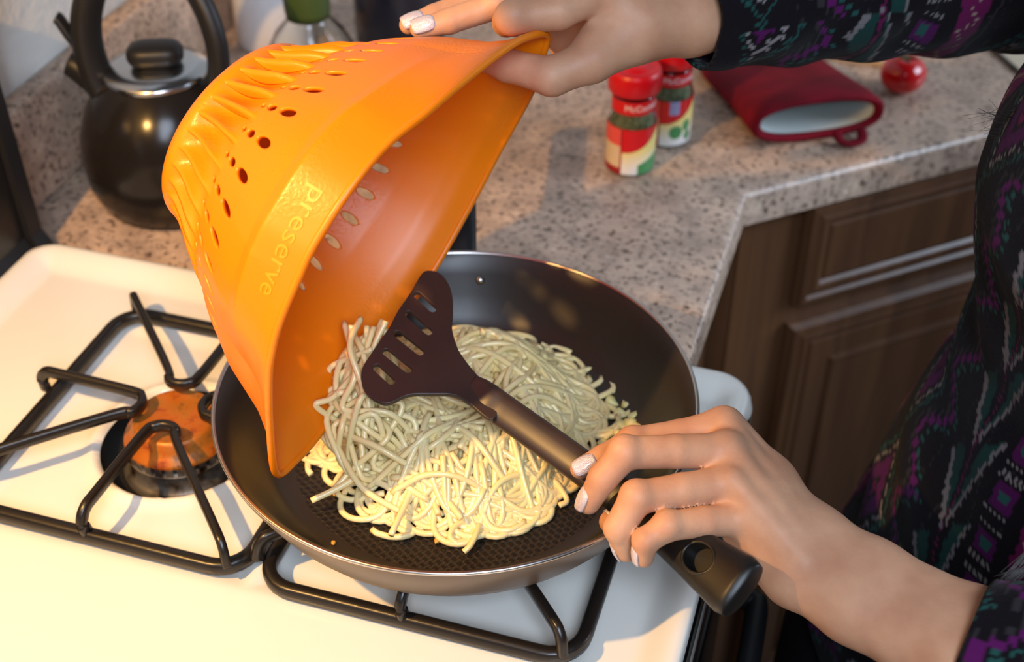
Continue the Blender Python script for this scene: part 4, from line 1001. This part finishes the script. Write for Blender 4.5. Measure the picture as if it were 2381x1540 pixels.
# --- glass bottle with green cap
B0 = np.array([-0.073, 0.443, 0.0005]); gb = empty('glass_bottle', B0); tag(gb, 'clear round glass bottle with an olive green cap behind the colander', 'bottle')
V, F = lathe([(0.0001, 0), (0.040, 0), (0.044, 0.004), (0.045, 0.05), (0.042, 0.066), (0.033, 0.084), (0.022, 0.096), (0.0185, 0.102), (0.0185, 0.11), (0.0165, 0.11), (0.0165, 0.101), (0.020, 0.095), (0.031, 0.082), (0.040, 0.065), (0.043, 0.05), (0.042, 0.006), (0.0001, 0.004)], B0, 56); mesh_obj('glass_body', V, F, M['glass'], gb)
V, F = lathe([(0.0001, 0.1105), (0.0195, 0.1105), (0.0195, 0.1005), (0.0205, 0.1005), (0.0215, 0.108), (0.0222, 0.128), (0.0210, 0.138), (0.0001, 0.140)], B0, 40); mesh_obj('cap', V, F, M['green_cap'], gb)
# --- canisters behind
C0 = np.array([-0.178, 0.575, 0.0005]); cn = empty('white_canister', C0); tag(cn, 'tall white canister with a small red mark behind the kettle', 'canister')
V, F = lathe([(0.0001, 0), (0.041, 0), (0.043, 0.003), (0.043, 0.155), (0.0405, 0.158), (0.0001, 0.158)], C0, 56); mesh_obj('body', V, F, M['white_can'], cn)
V, F = lathe([(0.0001, 0.1585), (0.044, 0.1585), (0.045, 0.161), (0.045, 0.172), (0.042, 0.176), (0.0001, 0.177)], C0, 56); mesh_obj('lid', V, F, M['white_can'], cn)
va = math.atan2(CAM[1]-C0[1], CAM[0]-C0[0]); rings = []
for z in (0.090, 0.104):
    t_ = np.linspace(va-0.62, va-0.30, 8); rings.append(np.stack([C0[0]+0.0434*np.cos(t_), C0[1]+0.0434*np.sin(t_), np.full(8, z)], 1))
V, F = loft(rings, False, False, False); mesh_obj('red_mark', V, F, M['red_cap'], cn)
N0 = np.array([-0.052, 0.618, 0.0005]); nc = empty('dark_canister', N0); tag(nc, 'navy black cylindrical canister at the back behind the glass bottle', 'canister')
V, F = lathe([(0.0001, 0), (0.045, 0), (0.048, 0.003), (0.048, 0.150), (0.0455, 0.153), (0.0001, 0.153)], N0, 56); mesh_obj('body', V, F, M['navy'], nc)
V, F = lathe([(0.0001, 0.1535), (0.049, 0.1535), (0.050, 0.157), (0.050, 0.170), (0.046, 0.175), (0.012, 0.177), (0.011, 0.188), (0.0001, 0.190)], N0, 56); mesh_obj('lid', V, F, M['navy'], nc)
# --- spice jars
RED, YEL, WH, GRN, BEI, DRD = [np.array(lin(*c)[:3]) for c in ((206, 14, 22), (236, 214, 130), (232, 230, 226), (70, 140, 84), (214, 188, 150), (150, 18, 24))]
def jar(c, label, turn, leaf):
    c = np3(c); KZ = 0.845; lz = lambda prof: [(r_, z_*KZ) for r_, z_ in prof]; t = empty('spice_jar', c); tag(t, label, 'spice jar', 'red-capped spice jars')
    V, F = lathe(lz([(0.0001, 0.0), (0.0205, 0.0), (0.0225, 0.002), (0.0225, 0.0595), (0.0215, 0.064), (0.0195, 0.0695), (0.0192, 0.099), (0.0178, 0.099), (0.0178, 0.070), (0.0198, 0.064), (0.0210, 0.059), (0.0210, 0.004), (0.0001, 0.0035)]), c, 48); mesh_obj('glass_body', V, F, M['glass'], t)
    V, F = lathe(lz([(0.0001, 0.0045), (0.0203, 0.0045), (0.0203, 0.059), (0.0190, 0.064), (0.0172, 0.070), (0.0172, 0.0715), (0.0001, 0.0725)]), c, 40); mesh_obj('dried_herbs', V, F, M['herb'], t)
    V, F = lathe(lz([(0.0001, 0.1000), (0.0195, 0.1000), (0.0195, 0.0945), (0.0225, 0.0945), (0.0238, 0.0965), (0.0238, 0.114), (0.0225, 0.119), (0.0205, 0.1205), (0.0195, 0.1190), (0.0130, 0.1190), (0.0120, 0.1205), (0.0001, 0.1205)]), c, 56); mesh_obj('cap', V, F, M['red_cap'], t)
    face = math.atan2(CAM[1]-c[1], CAM[0]-c[0])+turn
    def band(name, r, z0, z1, fn, nu=160, nz=70):
        th = np.linspace(-math.pi, math.pi, nu, endpoint=False); z0 *= KZ; z1 *= KZ; z = np.linspace(z0, z1, nz); T, Z = np.meshgrid(th, z)
        V = np.stack([c[0]+r*np.cos(T+face), c[1]+r*np.sin(T+face), c[2]+Z], -1).reshape(-1, 3)
        o = mesh_obj(name, V, grid_faces(nu, nz, True), M['label_print'], t); set_pattern(o, fn(T.ravel(), (Z.ravel()-z0)/(z1-z0))); return o
    def main(T, z):
        u = T; col_ = np.tile(WH, (len(T), 1))
        sw_ = 0.50+0.16*np.clip(u+0.35, -0.2, 1.6)**2
        f = np.clip((z-0.12)/0.4, 0, 1)[:, None]; col_ = WH*(1-f)+YEL*f
        g = (z < 0.30+0.18*(u-0.8)) & (u > 0.35); 
        if leaf: g = (np.hypot((u-0.35)/0.30, (z-0.30)/0.15) < 1) | (np.hypot((u-0.85)/0.22, (z-0.42)/0.13) < 1) | (np.hypot((u-0.95)/0.2, (z-0.18)/0.11) < 1)
        col_[g] = GRN
        col_[(np.abs(z-sw_-0.0) < 0.018)] = DRD*0.7
        col_[z > sw_] = RED
        if leaf:
            ms = (np.abs(u-0.25) < 0.22) & (np.abs(z-0.86) < 0.16); col_[ms] = np.array(lin(150, 150, 190)[:3])
        back = (u < -0.38) | (u > 2.4); col_[back] = BEI; col_[back & (z > 0.62)] = np.array(lin(222, 80, 70)[:3]); col_[back & (z < 0.14)] = DRD
        col_[np.abs(u+0.38) < 0.03] = DRD
        return col_
    band('main_label', 0.02275, 0.0035, 0.0585, main); band('neck_label', 0.01945, 0.0735, 0.0890, lambda T, z: np.tile(RED, (len(T), 1)))
    V, F = text_mesh('McCormick', 0.0082, 0.0001); q = 0.0196+V[:, 2]
    a_ = V[:, 0]/0.0196+face+0.62
    mesh_obj('brand_lettering', np.stack([c[0]+q*np.cos(a_), c[1]+q*np.sin(a_), c[2]+0.0812*KZ+V[:, 1]], 1), F, M['white_print'], t, smooth=False)
    return t
j1 = W(1463, 384, 0.0005); j2 = W(1548, 318, 0.0005)
jar(j1, 'front spice jar with red cap, its whole label in view', 0.0, False)
jar(j2, 'rear spice jar with leafy label, half hidden behind the front jar', 0.05, True)
# --- crimson oven mitt, mouth towards the camera
mw = unit([0.112, 0.067, 0]); ml = np.array([-mw[1], mw[0], 0]); mf = np.array([0.405, 0.528, 0.0])
mt = empty('oven_mitt', mf); tag(mt, 'crimson quilted oven mitt lying flat, mouth open with pale lining', 'oven mitt')
def mring(l, hw, hh, zc, n=48, dx=0.0):
    s = section(hw, hh, n, 2.5); return mf+ml*l+mw*dx+s[:, :1]*mw+np.array([0, 0, 1.0])*(s[:, 1:]+zc)
rings = [mring(0.004, 0.058, 0.0150, 0.0235), mring(0.0, 0.0615, 0.0180, 0.0235), mring(0.0, 0.0655, 0.0210, 0.0235), mring(0.004, 0.0675, 0.0225, 0.0235), mring(0.03, 0.067, 0.0210, 0.0220), mring(0.08, 0.066, 0.0150, 0.0160), mring(0.13, 0.064, 0.0120, 0.0130, dx=-.004), mring(0.165, 0.056, 0.0095, 0.0105, dx=-.006), mring(0.182, 0.030, 0.005, 0.0070, dx=-.006)]
V, F = loft(rings, True, False, True); mesh_obj('shell', V, F, M['red_cloth'], mt)
rings = [mring(0.005, 0.0575, 0.0145, 0.0235), mring(0.02, 0.057, 0.0135, 0.0225), mring(0.06, 0.056, 0.0095, 0.0175), mring(0.10, 0.050, 0.005, 0.014)]
V, F = loft(rings, True, False, True); mesh_obj('lining', V, F, M['lining'], mt)
tl = mf-ml*0.003+mw*0.018; rings = []
V, F = sweep(catmull([tl+[0, 0, .010], tl-ml*0.010+[0, 0, .006], tl-ml*0.014+mw*0.010+[0, 0, .0035], tl-ml*0.010+mw*0.022+[0, 0, .004], tl+mw*0.026+[0, 0, .008]], 6), 0.005, 0.002, 10, 2.5, up=(0, 0, 1)); mesh_obj('hanging_loop', V, F, M['red_cloth'], mt)
# --- tomato
T0 = W(2100, 168, 0.021); T0[2] = 0.0005; tm = empty('tomato', T0); tag(tm, 'small glossy red tomato behind the oven mitt', 'tomato')
n = 48; th = np.linspace(0, 2*np.pi, n, endpoint=False); rings = []
for a in np.linspace(-1.5, 1.5, 25):
    r = 0.0225*math.cos(a)**0.85; lob = 1+0.02*np.cos(5*th)*(math.sin(a) > 0); zz_ = 0.0195+0.0195*math.sin(a)-(0.004*math.exp(-(r/0.008)**2) if a > 0 else -0.001*math.exp(-(r/0.01)**2))
    rings.append(np.stack([T0[0]+r*lob*np.cos(th), T0[1]+r*lob*np.sin(th), np.full(n, zz_+0.0005)], 1))
V, F = loft(rings); mesh_obj('flesh', V, F, M['tomato'], tm)
st = [sweep(catmull([T0+[0, 0, .034], T0+[.006*math.cos(a), .006*math.sin(a), .0375], T0+[.013*math.cos(a), .013*math.sin(a), .036]], 4), np.linspace(.0018, .0004, 9), None, 6) for a in np.arange(5)*1.2566]
V, F = join(*st); mesh_obj('calyx', V, F, M['green_cap'], tm)
# --- boards at the far edge of the picture
p = [W(1905, 128, 0.004), W(2062, 150, 0.004)]; d_ = unit((p[1]-p[0])*[1, 1, 0]); n_ = np.array([-d_[1], d_[0], 0]); q = [p[0], p[1]+d_*0.03, p[1]+d_*0.03+n_*0.12, p[0]+n_*0.12]
V, F = prism([(v[0], v[1]) for v in q], 0.0005, 0.007, r=0.002); b1 = mesh_obj('cutting_board', V, F, M['cream'], origin=((q[0]+q[2])/2)*[1, 1, 0], angle=40); tag(b1, 'cream cutting board edge showing under the sleeve behind the oven mitt', 'cutting board')
q = [W(2300, 104, 0.003), W(2390, 182, 0.003)]; d_ = unit((q[1]-q[0])*[1, 1, 0]); n_ = np.array([-d_[1], d_[0], 0]); pts4 = [q[0], q[1], q[1]+n_*0.075, q[0]+n_*0.075]
pl = empty('placemat', ((pts4[0]+pts4[2])/2)*[1, 1, 0]+[0, 0, .0005]); tag(pl, 'cream placemat with a dark edge at the far right of the counter', 'placemat')
V, F = prism([(v[0], v[1]) for v in pts4], 0.0005, 0.0030); mesh_obj('mat', V, F, M['cream'], pl, smooth=False)
V, F = sweep([pts4[0]+[0, 0, -.0005], pts4[1]+[0, 0, -.0005]], 0.0022, 0.0016, 8, up=(0, 0, 1)); mesh_obj('edge_binding', V, F, M['cream_edge'], pl)

# ------------------------------------------------------------------ tidy up
for o in bpy.data.objects:
    if '_o' in o: del o['_o']
